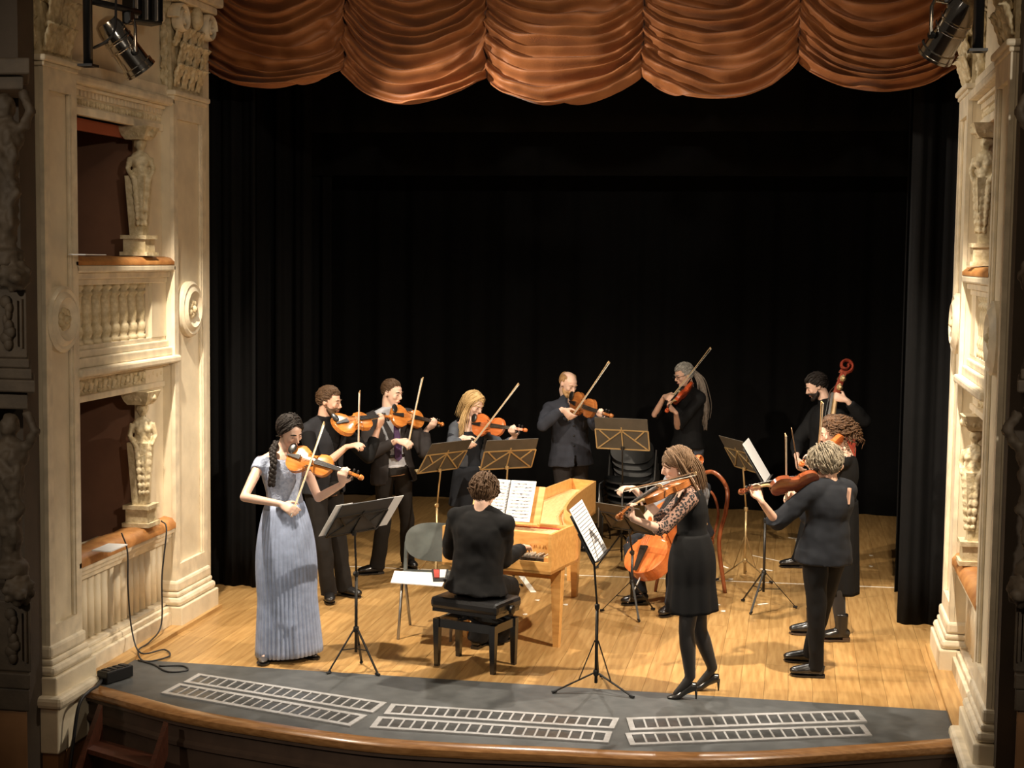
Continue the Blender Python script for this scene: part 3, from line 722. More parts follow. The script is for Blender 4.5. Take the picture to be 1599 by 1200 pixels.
OUT = [(0, .0), (.002, .022), (.008, .047), (.022, .073), (.045, .092), (.075, .1035), (.105, .1025), (.132, .09), (.148, .078), (.154, .079), (.158, .066), (.17, .058), (.195, .0545), (.218, .0585), (.230, .068), (.234, .0775), (.240, .076), (.255, .0785), (.28, .083), (.305, .080), (.328, .066), (.344, .045), (.352, .026), (.356, .016)]
_ic = {}
def instrument_meshes(key, k, rib, neck=1., deep=1.):
    if key in _ic: return _ic[key]
    D = {}; L = .356*k
    body = MB(); ns = 10; rows = len(OUT)
    def arch(x, s_): return .016*k*deep*(1-s_*s_)**.8*math.sin(math.pi*min(1, max(0, x/.356)))**.5
    for side in (1, -1):
        vs = []
        for (x, w_) in OUT:
            for j in range(ns+1):
                s_ = -1+2*j/ns; zz = rib/2+arch(x, s_) if side > 0 else -rib/2-arch(x, s_)*.8
                vs.append((x*k, s_*w_*k, zz))
        fs = []
        for i in range(rows-1):
            for j in range(ns):
                q = (i*(ns+1)+j, (i+1)*(ns+1)+j, (i+1)*(ns+1)+j+1, i*(ns+1)+j+1); fs.append(q if side > 0 else q[::-1])
        body.add(vs, fs)
    for sg in (-1, 1):
        vs = []
        for (x, w_) in OUT: vs += [(x*k, sg*(w_-.0025)*k, -rib/2), (x*k, sg*(w_-.0025)*k, rib/2)]
        fs = [(2*i, 2*i+2, 2*i+3, 2*i+1) if sg < 0 else (2*i+1, 2*i+3, 2*i+2, 2*i) for i in range(rows-1)]
        body.add(vs, fs)
    D['body'] = (body, 'V')
    zt = rib/2
    tot = .595*k; nk0, nk1 = .345*k, .485*k
    D['neck'] = (MB().tube([(nk0-.01*k, 0, zt-.012*k), (nk0+.012*k, 0, zt-.004*k), (nk0+.03*k, 0, zt+.002*k), (nk1, 0, zt-.004*k)], [(.016*k, .013*k), (.012*k, .013*k), (.009*k, .0125*k), (.008*k, .0115*k)], 10, hint=(0, 0, 1)), 'maple')
    fb = MB(); z0_ = zt+.016*k; z1_ = zt+.004*k
    fb.hexa([(.225*k, -.0205*k, z0_+.008*k), (nk1, -.012*k, z1_), (nk1, .012*k, z1_), (.225*k, .0205*k, z0_+.008*k)], [(.225*k, -.0195*k, z0_+.014*k), (nk1, -.0115*k, z1_+.007*k), (nk1, .0115*k, z1_+.007*k), (.225*k, .0195*k, z0_+.014*k)])
    D['fingerboard'] = (fb, 'ebony')
    pbx = MB().hexa([(nk1, -.0125*k, zt-.014*k), (.555*k, -.009*k, zt-.03*k), (.555*k, .009*k, zt-.03*k), (nk1, .0125*k, zt-.014*k)], [(nk1, -.0125*k, zt+.006*k), (.552*k, -.009*k, zt-.012*k), (.552*k, .009*k, zt-.012*k), (nk1, .0125*k, zt+.006*k)])
    D['pegbox'] = (pbx, 'V')
    sc = MB(); pts = []; rr = []
    for i in range(34):
        t = i/33; g = -1.2+t*3.1*math.pi; r = .024*k*(1-.8*t)
        pts.append((.574*k+r*math.cos(g+1.2+math.pi*.75), 0, zt-.026*k+r*math.sin(-(g+1.2)+math.pi*.75+math.pi*1.5))); rr.append((.0115*k+.007*k*t, .0065*k*(1-.45*t)))
    sc.tube(pts, rr, 8, hint=(0, 1, 0)); D['scroll'] = (sc, 'V')
    for i in range(4):
        sg = 1 if i % 2 else -1; x = (.497+.014*i)*k; z_ = zt-.008*k-.0035*k*i
        D['peg.%d' % i] = (MB().lathe([(.0035*k, -.014*k), (.0038*k, .022*k), (.0075*k, .026*k), (.0095*k, .036*k), (.004*k, .042*k)], (x, 0, z_), (V((1, 0, 0)), V((0, 0, sg)), V((0, sg, 0))), 8), 'ebony' if k < 2.6 else 'stand_brass')
    bx = .195*k; bz = zt+.014*k
    br = MB().prism([V((bx-.002*k, y*k, bz+h*k)) for (y, h) in ((-.021, -.002), (-.014, .002), (-.005, .006), (.005, .006), (.014, .002), (.021, -.002), (.019, .018), (.01, .024), (0, .026), (-.01, .024), (-.019, .018))], (.004*k, 0, 0))
    D['bridge'] = (br, 'maple')
    tp = MB().hexa([(.004*k, -.008*k, zt+.012*k), (.11*k, -.02*k, zt+.024*k), (.11*k, .02*k, zt+.024*k), (.004*k, .008*k, zt+.012*k)], [(.004*k, -.006*k, zt+.018*k), (.11*k, -.018*k, zt+.032*k), (.11*k, .018*k, zt+.032*k), (.004*k, .006*k, zt+.018*k)])
    D['tailpiece'] = (tp, 'ebony')
    stg = MB()
    for i in range(4):
        y = (-.0165+.011*i)*k; stg.tube([(.11*k, y*.9, zt+.032*k), (bx, y, bz+.0255*k), (nk1+.005*k, y*.5, z1_+.01*k), (.53*k, y*.3, zt-.014*k)], .0009*min(k, 1.6), 5)
    D['strings'] = (stg, 'silver')
    for sg in (-1, 1):
        fh = MB().tube([(.222*k, sg*.026*k, zt+.0142*k), (.212*k, sg*.033*k, zt+.0135*k), (.195*k, sg*.036*k, zt+.0132*k), (.178*k, sg*.040*k, zt+.0125*k), (.165*k, sg*.052*k, zt+.0098*k)], [.003*k, .002*k, .0022*k, .002*k, .003*k], 6)
        D['f_hole.%d' % sg] = (fh, 'ebony')
    if k < 1.6: D['chin_rest'] = (MB().ell((.022*k, .052*k, zt+.022*k), (.03*k, .042*k, .008*k)), 'ebony')
    if k > 1.6:
        ep = MB().tube([(0, 0, 0), (-.25 if k < 2.6 else -.14, 0, 0)], [.007, .005], 8); D['endpin'] = (ep, 'silver')
    res = {n: (a.mesh(n.split('.')[0], smooth=True), m_) for n, (a, m_) in D.items()}
    for n, (me, m_) in res.items():
        try: me.set_sharp_from_angle(angle=math.radians(38))
        except Exception: pass
        me.materials.append(None if m_ == 'V' else MATS[m_])
    _ic[key] = res; return res
def instrument(name, key, k, rib, tail, scroll, up, varnish, label, cat, group=None, deep=1.):
    tail = V(tail); x, y, z = frame_from(V(scroll)-tail, up)
    root = empty(name, tail, label, cat, group)
    mw = Matrix.Identity(4)
    for i in range(3): mw[i][0] = x[i]; mw[i][1] = y[i]; mw[i][2] = z[i]; mw[i][3] = tail[i]
    root.matrix_world = mw
    for n, (me, m_) in instrument_meshes(key, k, rib, deep=deep).items():
        o = bpy.data.objects.new(n.split('.')[0], me); C.objects.link(o); o.parent = root
        if m_ == 'V': o.material_slots[0].link = 'OBJECT'; o.material_slots[0].material = MATS[varnish]
    return dict(root=root, x=x, y=y, z=z, o=tail, k=k, rib=rib)
def ipt(I, x, y=0, z=0): return I['o']+I['x']*x*I['k']+I['y']*y*I['k']+I['z']*(z*I['k'])
def depth_for(p0, px, L, sgn):
    """point on the picture ray px at distance L from p0, further (sgn>0) or nearer"""
    d = ray(*px).normalized(); m_ = CAM-p0; b = m_.dot(d); c = m_.dot(m_)-L*L; q = b*b-c
    if q <= 0: return CAM+d*(-b)
    t = -b+(1 if sgn > 0 else -1)*math.sqrt(q); return CAM+d*t
_bow = {}
def bow_meshes(L, wood):
    if (L, wood) in _bow: return _bow[(L, wood)]
    st_ = MB(); st_.tube([(L*t, 0, .006-.007*math.sin(math.pi*t)+.004*t) for t in [i/12 for i in range(13)]], [.0048-.0016*i/12 for i in range(13)], 8)
    tp = MB().prism([V((L-.02, -.003, .007)), V((L+.004, -.003, .013)), V((L+.006, -.003, .006)), V((L-.002, -.003, -.009)), V((L-.01, -.003, -.009))], (0, .006, 0))
    hr = MB().box((.03, -.005, -.0105), (L-.004, .005, -.0085))
    fg = MB().prism([V((.015, -.006, .008)), V((.062, -.006, .008)), V((.056, -.006, -.004)), V((.07, -.006, -.014)), V((.015, -.006, -.014))], (0, .012, 0))
    sw = MB().lathe([(.0055, -.012), (.0055, .014)], (0, 0, .012), (V((0, 1, 0)), Z, V((1, 0, 0))), 8)
    R_ = {}
    for n, a, m_ in (('stick', st_, wood), ('tip', tp, 'maple'), ('hair_ribbon', hr, 'horsehair'), ('frog', fg, 'ebony'), ('end_screw', sw, 'silver')):
        me = a.mesh(n, smooth=(n == 'stick')); me.materials.append(MATS[m_]); R_[n] = me
    _bow[(L, wood)] = R_; return R_
def bow(frog, tip, up, label, wood='bow_wood', L=.74):
    frog = V(frog); x, y, z = frame_from(V(tip)-frog, up); root = empty('bow', frog, label, 'bow', 'bows held by the players')
    mw = Matrix.Identity(4)
    for i in range(3): mw[i][0] = x[i]; mw[i][1] = y[i]; mw[i][2] = z[i]; mw[i][3] = frog[i]
    root.matrix_world = mw
    for n, me in bow_meshes(L, wood).items():
        o = bpy.data.objects.new(n, me); C.objects.link(o); o.parent = root
    return dict(root=root, o=frog, x=x, y=y, z=z)
def solve_bow(fpx, tpx, contact, L=.74):
    best = None
    for sgn in (-1, 1):
        for i in range(-60, 61):
            f0 = P(*fpx, contact.y+i*.012); t_ = depth_for(f0, tpx, L, sgn)
            d = (t_-f0).normalized(); e = ((contact-f0)-d*(contact-f0).dot(d)).length + abs((t_-f0).length-L)*2
            if best is None or e < best[0]: best = (e, f0, t_)
    return best[1], best[2], best[0]

# ================================================================== MUSIC STANDS
mat('stand_black', (.022, .02, .018), .4, .4); mat('stand_brass', (.52, .38, .19), .35, .7); mat('stand_panel', (.062, .05, .036), .55, var=.2, scale=14); mat('stand_dark_panel', (.03, .03, .03), .5)
def music_stand(q, label, hubz, legr, ang, metal, frame_m, panel, pole_foot=None, bars=True):
    x, y, z, th, ph, w_, h = q
    foot = V((x, y, 0)) if pole_foot is None else V(pole_foot)
    root = empty('music_stand', foot, label, 'music stand', 'music stands on the stage')
    u = V((math.cos(th), math.sin(th), 0)); n = V((-math.sin(th), math.cos(th), 0)); v = n*math.cos(ph)+Z*math.sin(ph); nf = u.cross(v)
    if nf.dot(n) > 0: nf = -nf                     # reader's side
    bk = -nf
    L0 = V((x, y, z))
    t = lambda a, b, c=0: L0+u*(w_*a)+v*(h*b)+bk*c
    # panel with folded wings
    pn = world(MB().obox(t(0, .5), u, v, bk, w_/2, h/2, .003), 'desk_panel', panel, root)
    for k, (a, b) in enumerate(((t(-.5, 0, .006), t(.5, 0, .006)), (t(-.5, .62, .006), t(.5, .62, .006)), (t(-.5, 0, .006), t(-.5, .62, .006)), (t(.5, 0, .006), t(.5, .62, .006)),
                           (t(0, 0, .008), t(0, .72, .008)), (t(0, .6, .008), t(-.47, .02, .008)), (t(0, .6, .008), t(.47, .02, .008)), (t(-.24, .32, .008), t(-.42, .6, .008)), (t(.24, .32, .008), t(.42, .6, .008)))):
        if bars: world(MB().bar(a, b, .012, .005, bk), 'desk_bar', frame_m, root)
    world(MB().obox(t(0, 0)+nf*.02, u, nf, v, w_/2*.98, .022, .003), 'lip', frame_m, root)
    # pole
    top = L0+v*(h*.1)+bk*.025
    if not bars: top = L0+v*(h*.3)+bk*.02
    mid = foot+Z*(hubz+ (top.z-hubz)*.55)
    pt = V((foot.x, foot.y, top.z)); 
    world(MB().tube([foot+Z*(hubz-.16 if hubz > .2 else .05), mid], .011, 10), 'pole', metal, root, smooth=True)
    world(MB().tube([mid, V((top.x, top.y, top.z-.03)), top], .0075, 10), 'pole_extension', metal, root, smooth=True)
    soft(world(MB().lathe([(.015, 0), (.017, .01), (.017, .03), (.012, .035)], mid-Z*.01, None, 12), 'collar', metal, root))
    soft(world(MB().lathe([(.008, 0), (.013, .006), (.013, .022), (.006, .028)], mid+Z*.008, (Z, n, u), 10), 'knob', metal, root))
    soft(world(MB().lathe([(.014, 0), (.018, .008), (.018, .028), (.010, .032)], top-Z*.03-bk*.01, None, 12), 'swivel', metal, root))
    soft(world(MB().lathe([(.016, -.02), (.02, -.012), (.02, .012), (.016, .02)], foot+Z*hubz, None, 12), 'hub', metal, root))
    for k in range(3):
        a = math.radians(ang+120*k); d = V((math.cos(a), math.sin(a), 0)); e = foot+d*legr+Z*.016
        lg = world(MB().bar(foot+Z*hubz+d*.015, e, .016, .006), 'leg', metal, root)
        m1 = lerp(foot+Z*hubz+d*.015, e, .48); lo = foot+Z*(max(.07, hubz*.55) if hubz > .2 else .06)
        if hubz > .2: world(MB().bar(lo+d*.012, m1, .011, .005), 'brace', metal, lg)
        else: world(MB().bar(foot+Z*(hubz+.22)+d*.012, lerp(foot+Z*hubz, e, .42), .008, .005), 'brace', metal, lg)
        world(MB().tube([e-d*.02+Z*.004, e+d*.012-Z*.003], .011, 8), 'rubber_foot', 'black_metal', lg)
    return dict(root=root, t=t, u=u, v=v, nf=nf, w=w_, h=h)
S1 = music_stand((-1.20, .0, .985, -2.09, .94, .48, .29), 'black music stand with loose sheets beside the pale blue gown', .30, .20, 95, 'stand_black', 'stand_black', 'stand_dark_panel', (-1.18, .06, 0))
S2 = music_stand((-1.33, 3.1, .99, -2.13, .97, .50, .33), 'brass-framed music stand with a folded corner, behind the grey plastic chair', .27, .24, 40, 'stand_brass', 'stand_brass', 'stand_panel')
S3 = music_stand((-.735, 3.2, 1.02, -2.5, 1.10, .50, .30), 'brass-framed music stand in front of the blonde player', .27, .24, 80, 'stand_brass', 'stand_brass', 'stand_panel')
S4 = music_stand((.20, 4.12, 1.11, -3.27, 1.19, .50, .32), 'square-on brass-framed music stand in front of the stacked chairs', .30, .26, 215, 'stand_black', 'stand_brass', 'stand_panel')
S5 = music_stand((.51, -.02, .90, 1.53, 1.08, .45, .34), 'thin black music stand with printed sheets at the front edge', .12, .30, 210, 'stand_black', 'stand_black', 'stand_dark_panel', (.50, -.02, 0))
S6 = music_stand((.50, 2.20, .69, -3.74, .85, .46, .30), 'low music stand in front of the seated cellist', .27, .25, 290, 'stand_black', 'stand_black', 'stand_panel', (.50, 2.2, 0))
S7 = music_stand((1.35, 3.83, 1.0, 2.07, 1.03, .48, .33), 'brass music stand on a pale pole, left of the double bass player', .17, .28, 330, 'stand_brass', 'stand_brass', 'stand_panel')
S8 = music_stand((1.54, 2.69, 1.07, 1.50, 1.02, .46, .33), 'edge-on dark music stand holding a bright white sheet', .30, .27, 250, 'stand_black', 'stand_black', 'stand_dark_panel')

# sheet music lying on the desks; staves are thin raised rules of ink
mat('ink', (.10, .10, .11), .7)
def sheet(Sd, a0, a1, b0, b1, label, lines=0, off=.006, group='sheets on the music stands'):
    p = lambda a, b, c: Sd['t'](a, b)+Sd['nf']*(.004+c)
    mb = MB(); c0 = p((a0+a1)/2, (b0+b1)/2, off)
    root = empty('sheet_music', p((a0+a1)/2, b0, off), label, 'sheet music', group)
    world(MB().obox(c0, Sd['u'], Sd['v'], Sd['nf'], (a1-a0)/2*Sd['w'], (b1-b0)/2*Sd['h'], .0012), 'page', 'white_paper', root)
    if lines:
        mk = MB()
        for i in range(lines):
            b = lerp(b0+.06, b1-.06, i/(lines-1)); c1 = p((a0+a1)/2, b, off+.0018)
            mk.obox(c1, Sd['u'], Sd['v'], Sd['nf'], (a1-a0)/2*Sd['w']*.88, .0022, .0006)
        o = world(mk, 'staves', 'ink', root); o['kind'] = 'stuff'
    return root
sheet(S1, -.72, -.18, .02, .98, 'white sheet jutting out past the right end of the front left stand', 0, .004)
sheet(S1, .30, .62, .03, 1.0, 'white sheet jutting out past the left end of the front left stand', 0, .004)
sheet(S5, -.5, .5, .02, 1.12, 'printed white score sheet on the thin front stand', 15, .012)
sheet(S8, -.5, .5, .02, 1.1, 'bright white sheet on the edge-on dark stand', 0, .012)

# ================================================================== HARPSICHORD
mat('harp_wood', (.72, .40, .13), .32, col2=(.60, .30, .085), scale=5, stretch=(1, 7, 7), coat=.3)
mat('harp_pale', (.80, .55, .27), .4, col2=(.72, .46, .2), scale=6, stretch=(8, 1, 1))
mat('key_dark', (.03, .024, .02), .35); mat('key_pale', (.55, .50, .42), .4); mat('felt_red', (.45, .06, .04), .8)
ht = .89
FRp = G(861, 836, ht); TRp = G(941, 754, ht); TLp = G(914, 745, ht)
sp = (TLp-FRp); 
sdir = V((.205, .979, 0)).normalized(); fdir = V((sdir.y, -sdir.x, 0))    # along the spine, along the keyboard (to the right)
wid = .86
FL = FRp-fdir*wid
Lsp = (TLp-FL).dot(sdir)
FL.z = ht
def hp(a, b, z=ht):   # a: 0..wid from spine to right ; b: along the spine
    p = FL+fdir*a+sdir*b; p.z = z; return p
hloc = hp(wid/2, .6, 0)
harp = empty('harpsichord', hloc, 'golden wooden harpsichord with open case in the middle of the stage', 'harpsichord')
Lt = min(Lsp, 2.75)
prof = catmull([V((wid, 0, 0)), V((wid, .30, 0)), V((wid, .58, 0)), V((wid-.13, .82, 0)), V((wid-.30, 1.12, 0)), V((wid-.43, 1.6, 0)), V((wid-.52, 2.1, 0)), V((.26, Lt-.06, 0))], 8)
right = [(p.x, p.y) for p in prof]
zb = .60; th_ = .022
def wallstrip(nm, pts, z0, z1, mt, thick, side=1):
    mb = MB(); k = len(pts); vs = []
    for i, (a, b) in enumerate(pts):
        p0 = pts[max(i-1, 0)]; p1 = pts[min(i+1, k-1)]; d = V((p1[0]-p0[0], p1[1]-p0[1], 0)).normalized(); nn_ = V((d.y, -d.x, 0))*side
        i0 = (a-nn_.x*thick, b-nn_.y*thick)
        vs += [hp(a, b, z0), hp(a, b, z1), hp(*i0, z1), hp(*i0, z0)]
    fs = []
    for i in range(k-1):
        for j in range(4): fs.append((i*4+j, i*4+(j+1) % 4, (i+1)*4+(j+1) % 4, (i+1)*4+j))
    fs += [(3, 2, 1, 0), tuple((k-1)*4+j for j in range(4))]
    mb.add(vs, fs); return world(mb, nm, mt, harp)
soft(wallstrip('bentside', right, zb, ht, 'harp_wood', th_, 1), 30)
wallstrip('spine', [(0, 0), (0, Lt*.5), (0, Lt)], zb, ht, 'harp_wood', th_, -1)
wallstrip('tail', [(0, Lt), (.26, Lt-.06)], zb, ht, 'harp_wood', th_, -1)
cx_ = [hp(a, b, zb) for a, b in right]+[hp(0, Lt, zb), hp(0, 0, zb)]
world(MB().prism(cx_, Z*.02), 'bottom_board', 'harp_wood', harp)
sbp = [(a-.02, b) for a, b in right if b > .46]; sbp = [(wid-.02, .46)]+sbp
world(MB().prism([hp(a, b, ht-.10) for a, b in sbp]+[hp(.02, Lt-.02, ht-.10), hp(.02, .46, ht-.10)], Z*.008), 'soundboard', 'harp_pale', harp)
world(MB().prism([hp(.02, .22, ht-.065), hp(wid-.02, .22, ht-.065), hp(wid-.02, .42, ht-.065), hp(.02, .42, ht-.065)], Z*.03), 'wrest_plank', 'harp_pale', harp)
world(MB().bar(hp(.02, .45, ht-.02), hp(wid-.02, .45, ht-.02), .045, .02), 'jack_rail', 'harp_wood', harp)
world(MB().bar(hp(.05, .40, ht-.03), hp(wid-.05, .40, ht-.03), .012, .012), 'jack_felt', 'felt_red', harp)
brg = catmull([hp(wid-.14, .52, ht-.085), hp(wid-.26, .9, ht-.085), hp(wid-.42, 1.3, ht-.085), hp(.3, 1.9, ht-.085), hp(.15, Lt-.25, ht-.085)], 6)
world(MB().tube(brg, .008, 6), 'bridge', 'harp_wood', harp, smooth=True)
stg = MB()
for i in range(26):
    a = .06+(wid-.2)*i/25; bmax = Lt-.25-(a-.1)*2.75
    stg.tube([hp(a, .3, ht-.03), hp(a*.93+.01, max(.6, bmax), ht-.074)], .0007, 4)
so_ = world(stg, 'strings', 'stand_brass', harp); so_['kind'] = 'stuff'
nb_ = world(MB().prism([hp(.02, .20, .70), hp(wid-.02, .20, .70), hp(wid-.02, .215, .70), hp(.02, .215, .70)], Z*(ht-.035-.70)), 'name_board', 'harp_wood', harp)
tx = MB()
for (a0, n_) in ((.22, 8), (.60, 8)):       # worn, unreadable stencilled lettering
    for i in range(n_): tx.bar(hp(a0+.024*i, .198, .742+.004*(i % 2)), hp(a0+.024*i+.006*(i % 3-1), .198, .770), .004, .001, fdir)
world(tx, 'worn_lettering', 'varnish_brown', nb_)
world(MB().prism([hp(.02, .0, zb), hp(wid-.02, .0, zb), hp(wid-.02, .02, zb), hp(.02, .02, zb)], Z*.085), 'front_rail', 'harp_wood', harp)
world(MB().prism([hp(.02, .02, .66), hp(wid-.02, .02, .66), hp(wid-.02, .21, .66), hp(.02, .21, .66)], Z*.02), 'key_bed', 'harp_pale', harp)
nk = 33; kw = (wid-.13)/nk
me_n = None
for i in range(nk):
    a = .065+kw*i
    kb = MB(); kb.prism([hp(a+.0008, .035, .682), hp(a+kw-.0008, .035, .682), hp(a+kw-.0008, .2, .682), hp(a+.0008, .2, .682)], Z*.022)
    world(kb, 'natural_key', 'key_dark', harp)
    if i % 7 in (0, 1, 3, 4, 5) and i < nk-1:
        kb = MB(); c_ = a+kw; kb.prism([hp(c_-.0055, .09, .705), hp(c_+.0055, .09, .705), hp(c_+.0055, .2, .705), hp(c_-.0055, .2, .705)], Z*.011); world(kb, 'sharp_key', 'key_pale', harp)
for a in (.045, wid-.045): world(MB().prism([hp(a-.022, .03, .68), hp(a+.022, .03, .68), hp(a+.022, .2, .68), hp(a-.022, .2, .68)], Z*.035), 'key_block', 'harp_wood', harp)
def hleg(a, b):
    c_ = hp(a, b, 0); e = .042; g = .022
    q0 = [c_+fdir*i*g+sdir*j*g for i, j in ((-1, -1), (1, -1), (1, 1), (-1, 1))]; q1 = [c_+fdir*i*e+sdir*j*e+Z*zb for i, j in ((-1, -1), (1, -1), (1, 1), (-1, 1))]
    world(MB().hexa(q0, q1), 'leg', 'harp_wood', harp)
hleg(wid-.06, .30); hleg(.06, .30); hleg(.34, 1.95); hleg(.08, Lt-.2)
for b in (.30,): world(MB().bar(hp(.06, b, zb-.05), hp(wid-.06, b, zb-.05), .02, .09), 'apron_rail', 'harp_wood', harp)
# music desk and the spiral-bound score on it
dk0 = hp(.10, .335, ht+.005); ddir = (sdir*.42+Z*.91).normalized(); dn_ = fdir.cross(ddir)
if dn_.y > 0: dn_ = -dn_
dw, dh = .56, .30
dcen = G(806, 790, 1.0); 
base_ = hp(.37, .30, ht)
desk = world(MB().obox(base_+ddir*dh/2, fdir, ddir, dn_, dw/2, dh/2, .008), 'music_desk', 'harp_wood', harp)
world(MB().obox(base_+dn_*.02, fdir, dn_, ddir, dw/2, .025, .008), 'desk_ledge', 'harp_wood', harp)
sb = empty('score_book', base_+dn_*.012+ddir*.012, 'open spiral-bound white score on the harpsichord desk', 'score book')
bw, bh = .43, .315
for sg in (-1, 1):
    c_ = base_+dn_*(.026)+ddir*(.016+bh/2)+fdir*(sg*bw/4)
    nrm = (dn_+fdir*(-sg)*.08).normalized(); u_ = ddir.cross(nrm).normalized()
    pg = world(MB().obox(c_, u_, ddir, nrm, bw/4-.004, bh/2, .003), 'page', 'white_paper', sb)
    mk = MB(); rg = random.Random(5+sg)
    for i in range(11):
        cc = c_+nrm*.0036+ddir*((i-5)*.026)
        mk.obox(cc, u_, ddir, nrm, bw/4*.8, .0011, .0005); mk.obox(cc+ddir*.006, u_, ddir, nrm, bw/4*.8, .0011, .0005)
        for j in range(rg.randint(4, 9)): mk.obox(cc+u_*rg.uniform(-.07, .07)+ddir*rg.uniform(-.006, .008), u_, ddir, nrm, rg.uniform(.002, .012), .0018, .0006)
    o = world(mk, 'notes', 'ink', pg); o['kind'] = 'stuff'
spr = MB()
for i in range(24):
    c_ = base_+dn_*.034+ddir*(.03+i*.012); spr.tube([c_+fdir*.009*math.cos(g)+dn_*.009*math.sin(g) for g in [q*.7 for q in range(10)]], .0016, 5)
world(spr, 'spiral_binding', 'black_metal', sb)

# ================================================================== PIANO BENCH
q = [V((-.70, .34, 0)), V((-.235, .19, 0)), V((-.125, .50, 0)), V((-.59, .66, 0))]
bc = (q[0]+q[1]+q[2]+q[3])/4; bench = empty('piano_bench', bc, 'black lacquered piano bench with padded top', 'bench')
bu_ = (q[1]-q[0]).normalized(); bv_ = V((-bu_.y, bu_.x, 0)); hw = .225; hd_ = .15
for i, j in ((-1, -1), (1, -1), (1, 1), (-1, 1)):
    c_ = bc+bu_*hw*i+bv_*hd_*j
    world(MB().hexa([c_+bu_*a*.016+bv_*b*.016 for a, b in ((-1, -1), (1, -1), (1, 1), (-1, 1))], [c_+Z*.34+bu_*a*.024+bv_*b*.024 for a, b in ((-1, -1), (1, -1), (1, 1), (-1, 1))]), 'leg', 'black_lacquer', bench)
for i in (-1, 1):
    world(MB().obox(bc+bv_*hd_*i+Z*.31, bu_, bv_, Z, hw, .012, .03), 'apron_rail', 'black_lacquer', bench); world(MB().obox(bc+bu_*hw*i+Z*.31, bu_, bv_, Z, .012, hd_, .03), 'apron_rail', 'black_lacquer', bench)
    world(MB().bar(bc+bu_*(-.15)+bv_*.1*i+Z*.3, bc+bu_*.15+bv_*.1*i+Z*.42, .02, .02), 'scissor_arm', 'black_metal', bench); world(MB().bar(bc+bu_*(.15)+bv_*.1*i+Z*.3, bc-bu_*.15+bv_*.1*i+Z*.42, .02, .02), 'scissor_arm', 'black_metal', bench)
    soft(world(MB().lathe([(.012, 0), (.012, .02), (.032, .022), (.032, .042), (.02, .046)], bc+bu_*(hw+.03)*i+Z*.43, (bv_, Z, bu_*i), 14), 'height_knob', 'black_metal', bench))
mat('black_leather', (.014, .014, .015), .33, bump=.2, bscale=70)
cu = MB().obox(bc+Z*.455, bu_, bv_, Z, hw+.045, hd_+.035, .042); world(cu, 'cushion', 'black_leather', bench, .028)
world(MB().obox(bc+Z*.405, bu_, bv_, Z, hw+.03, hd_+.02, .012), 'seat_frame', 'black_lacquer', bench)

# ================================================================== CHAIRS
mat('grey_plastic', (.10, .115, .11), .42, col2=(.075, .085, .082), scale=10); mat('grey_steel', (.32, .32, .32), .35, .8); mat('chair_black', (.010, .011, .012), .5)
mat('bentwood', (.30, .085, .03), .25, col2=(.2, .05, .018), scale=14, coat=.5)
def shell(mb, c_, u, v, n_, hw_, hh, curve, thick, nu=16, nv=10, rnd_=2.6):
    """rounded, curved panel: superellipse outline, bowed along n_"""
    top = []; 
    def pt(a, b, t):
        r = (abs(a)**rnd_+abs(b)**rnd_)**(1/rnd_); m_ = max(abs(a), abs(b))
        k = m_/r if r > 1e-6 else 1
        a2, b2 = a*k, b*k
        return c_+u*a2*hw_+v*b2*hh+n_*(curve*(a2*a2)+t)
    for t, fl in ((thick/2, False), (-thick/2, True)):
        mb.grid(lambda i, j: pt(2*i-1, 2*j-1, t), nu, nv, fl)
    rim = []
    for k in range(nu): rim.append((2*k/nu-1, -1))
    for k in range(nv): rim.append((1, 2*k/nv-1))
    for k in range(nu): rim.append((1-2*k/nu, 1))
    for k in range(nv): rim.append((-1, 1-2*k/nv))
    vs = []; n2 = len(rim)
    for a, b in rim: vs += [pt(a, b, thick/2), pt(a, b, -thick/2)]
    mb.add(vs, [(2*i, 2*((i+1) % n2), 2*((i+1) % n2)+1, 2*i+1) for i in range(n2)])
    return mb
# grey plastic chair left of the bench, seat towards the camera
cp = V((-.94, 1.25, 0)); ch = empty('plastic_chair', cp, 'grey plastic chair with papers on its seat beside the piano bench', 'chair')
cf = V((.05, -1, 0)).normalized(); cu_ = V((-cf.y, cf.x, 0))
soft(world(shell(MB(), cp+Z*.44+cf*.03, cu_, cf, Z, .225, .20, .02, .02), 'seat', 'grey_plastic', ch), 50)
bn = (cf*.97+Z*.2).normalized(); bvv = (Z*.98-cf*.2).normalized()
soft(world(shell(MB(), cp+Z*.66-cf*.24, cu_, bvv, bn, .235, .15, .06, .018), 'backrest', 'grey_plastic', ch), 50)
for sg in (-1, 1):
    world(MB().tube([cp+cu_*sg*.2+cf*.24+Z*.0, cp+cu_*sg*.195+cf*.12+Z*.42, cp+cu_*sg*.2-cf*.17+Z*.43], .0115, 10), 'leg', 'grey_steel', ch, smooth=True)
    world(MB().tube([cp+cu_*sg*.2-cf*.22+Z*.0, cp+cu_*sg*.195+cf*.02+Z*.43], .0115, 10), 'leg', 'grey_steel', ch, smooth=True)
    world(MB().obox(cp+cu_*sg*.235-cf*.21+Z*.53, cu_, bvv, bn, .014, .13, .02), 'back_support', 'grey_plastic', ch, .006)
world(MB().tube([cp-cu_*.2+cf*.02+Z*.42, cp+cu_*.2+cf*.02+Z*.42], .01, 8), 'cross_bar', 'grey_steel', ch, smooth=True)
pq = [G(*a, .478) for a in ((610, 911), (690, 917), (700, 897), (616, 893))]
pm = sum(pq, V())/4
tag(MB().prism(pq, Z*.006).build('paper_sheets', 'white_paper', off=V((pm.x, pm.y, .478))), 'bright white papers covering the seat of the grey plastic chair', 'papers')
bk_ = [G(*a, .4845) for a in ((676, 909), (697, 909), (700, 893), (674, 893))]; bm = sum(bk_, V())/4
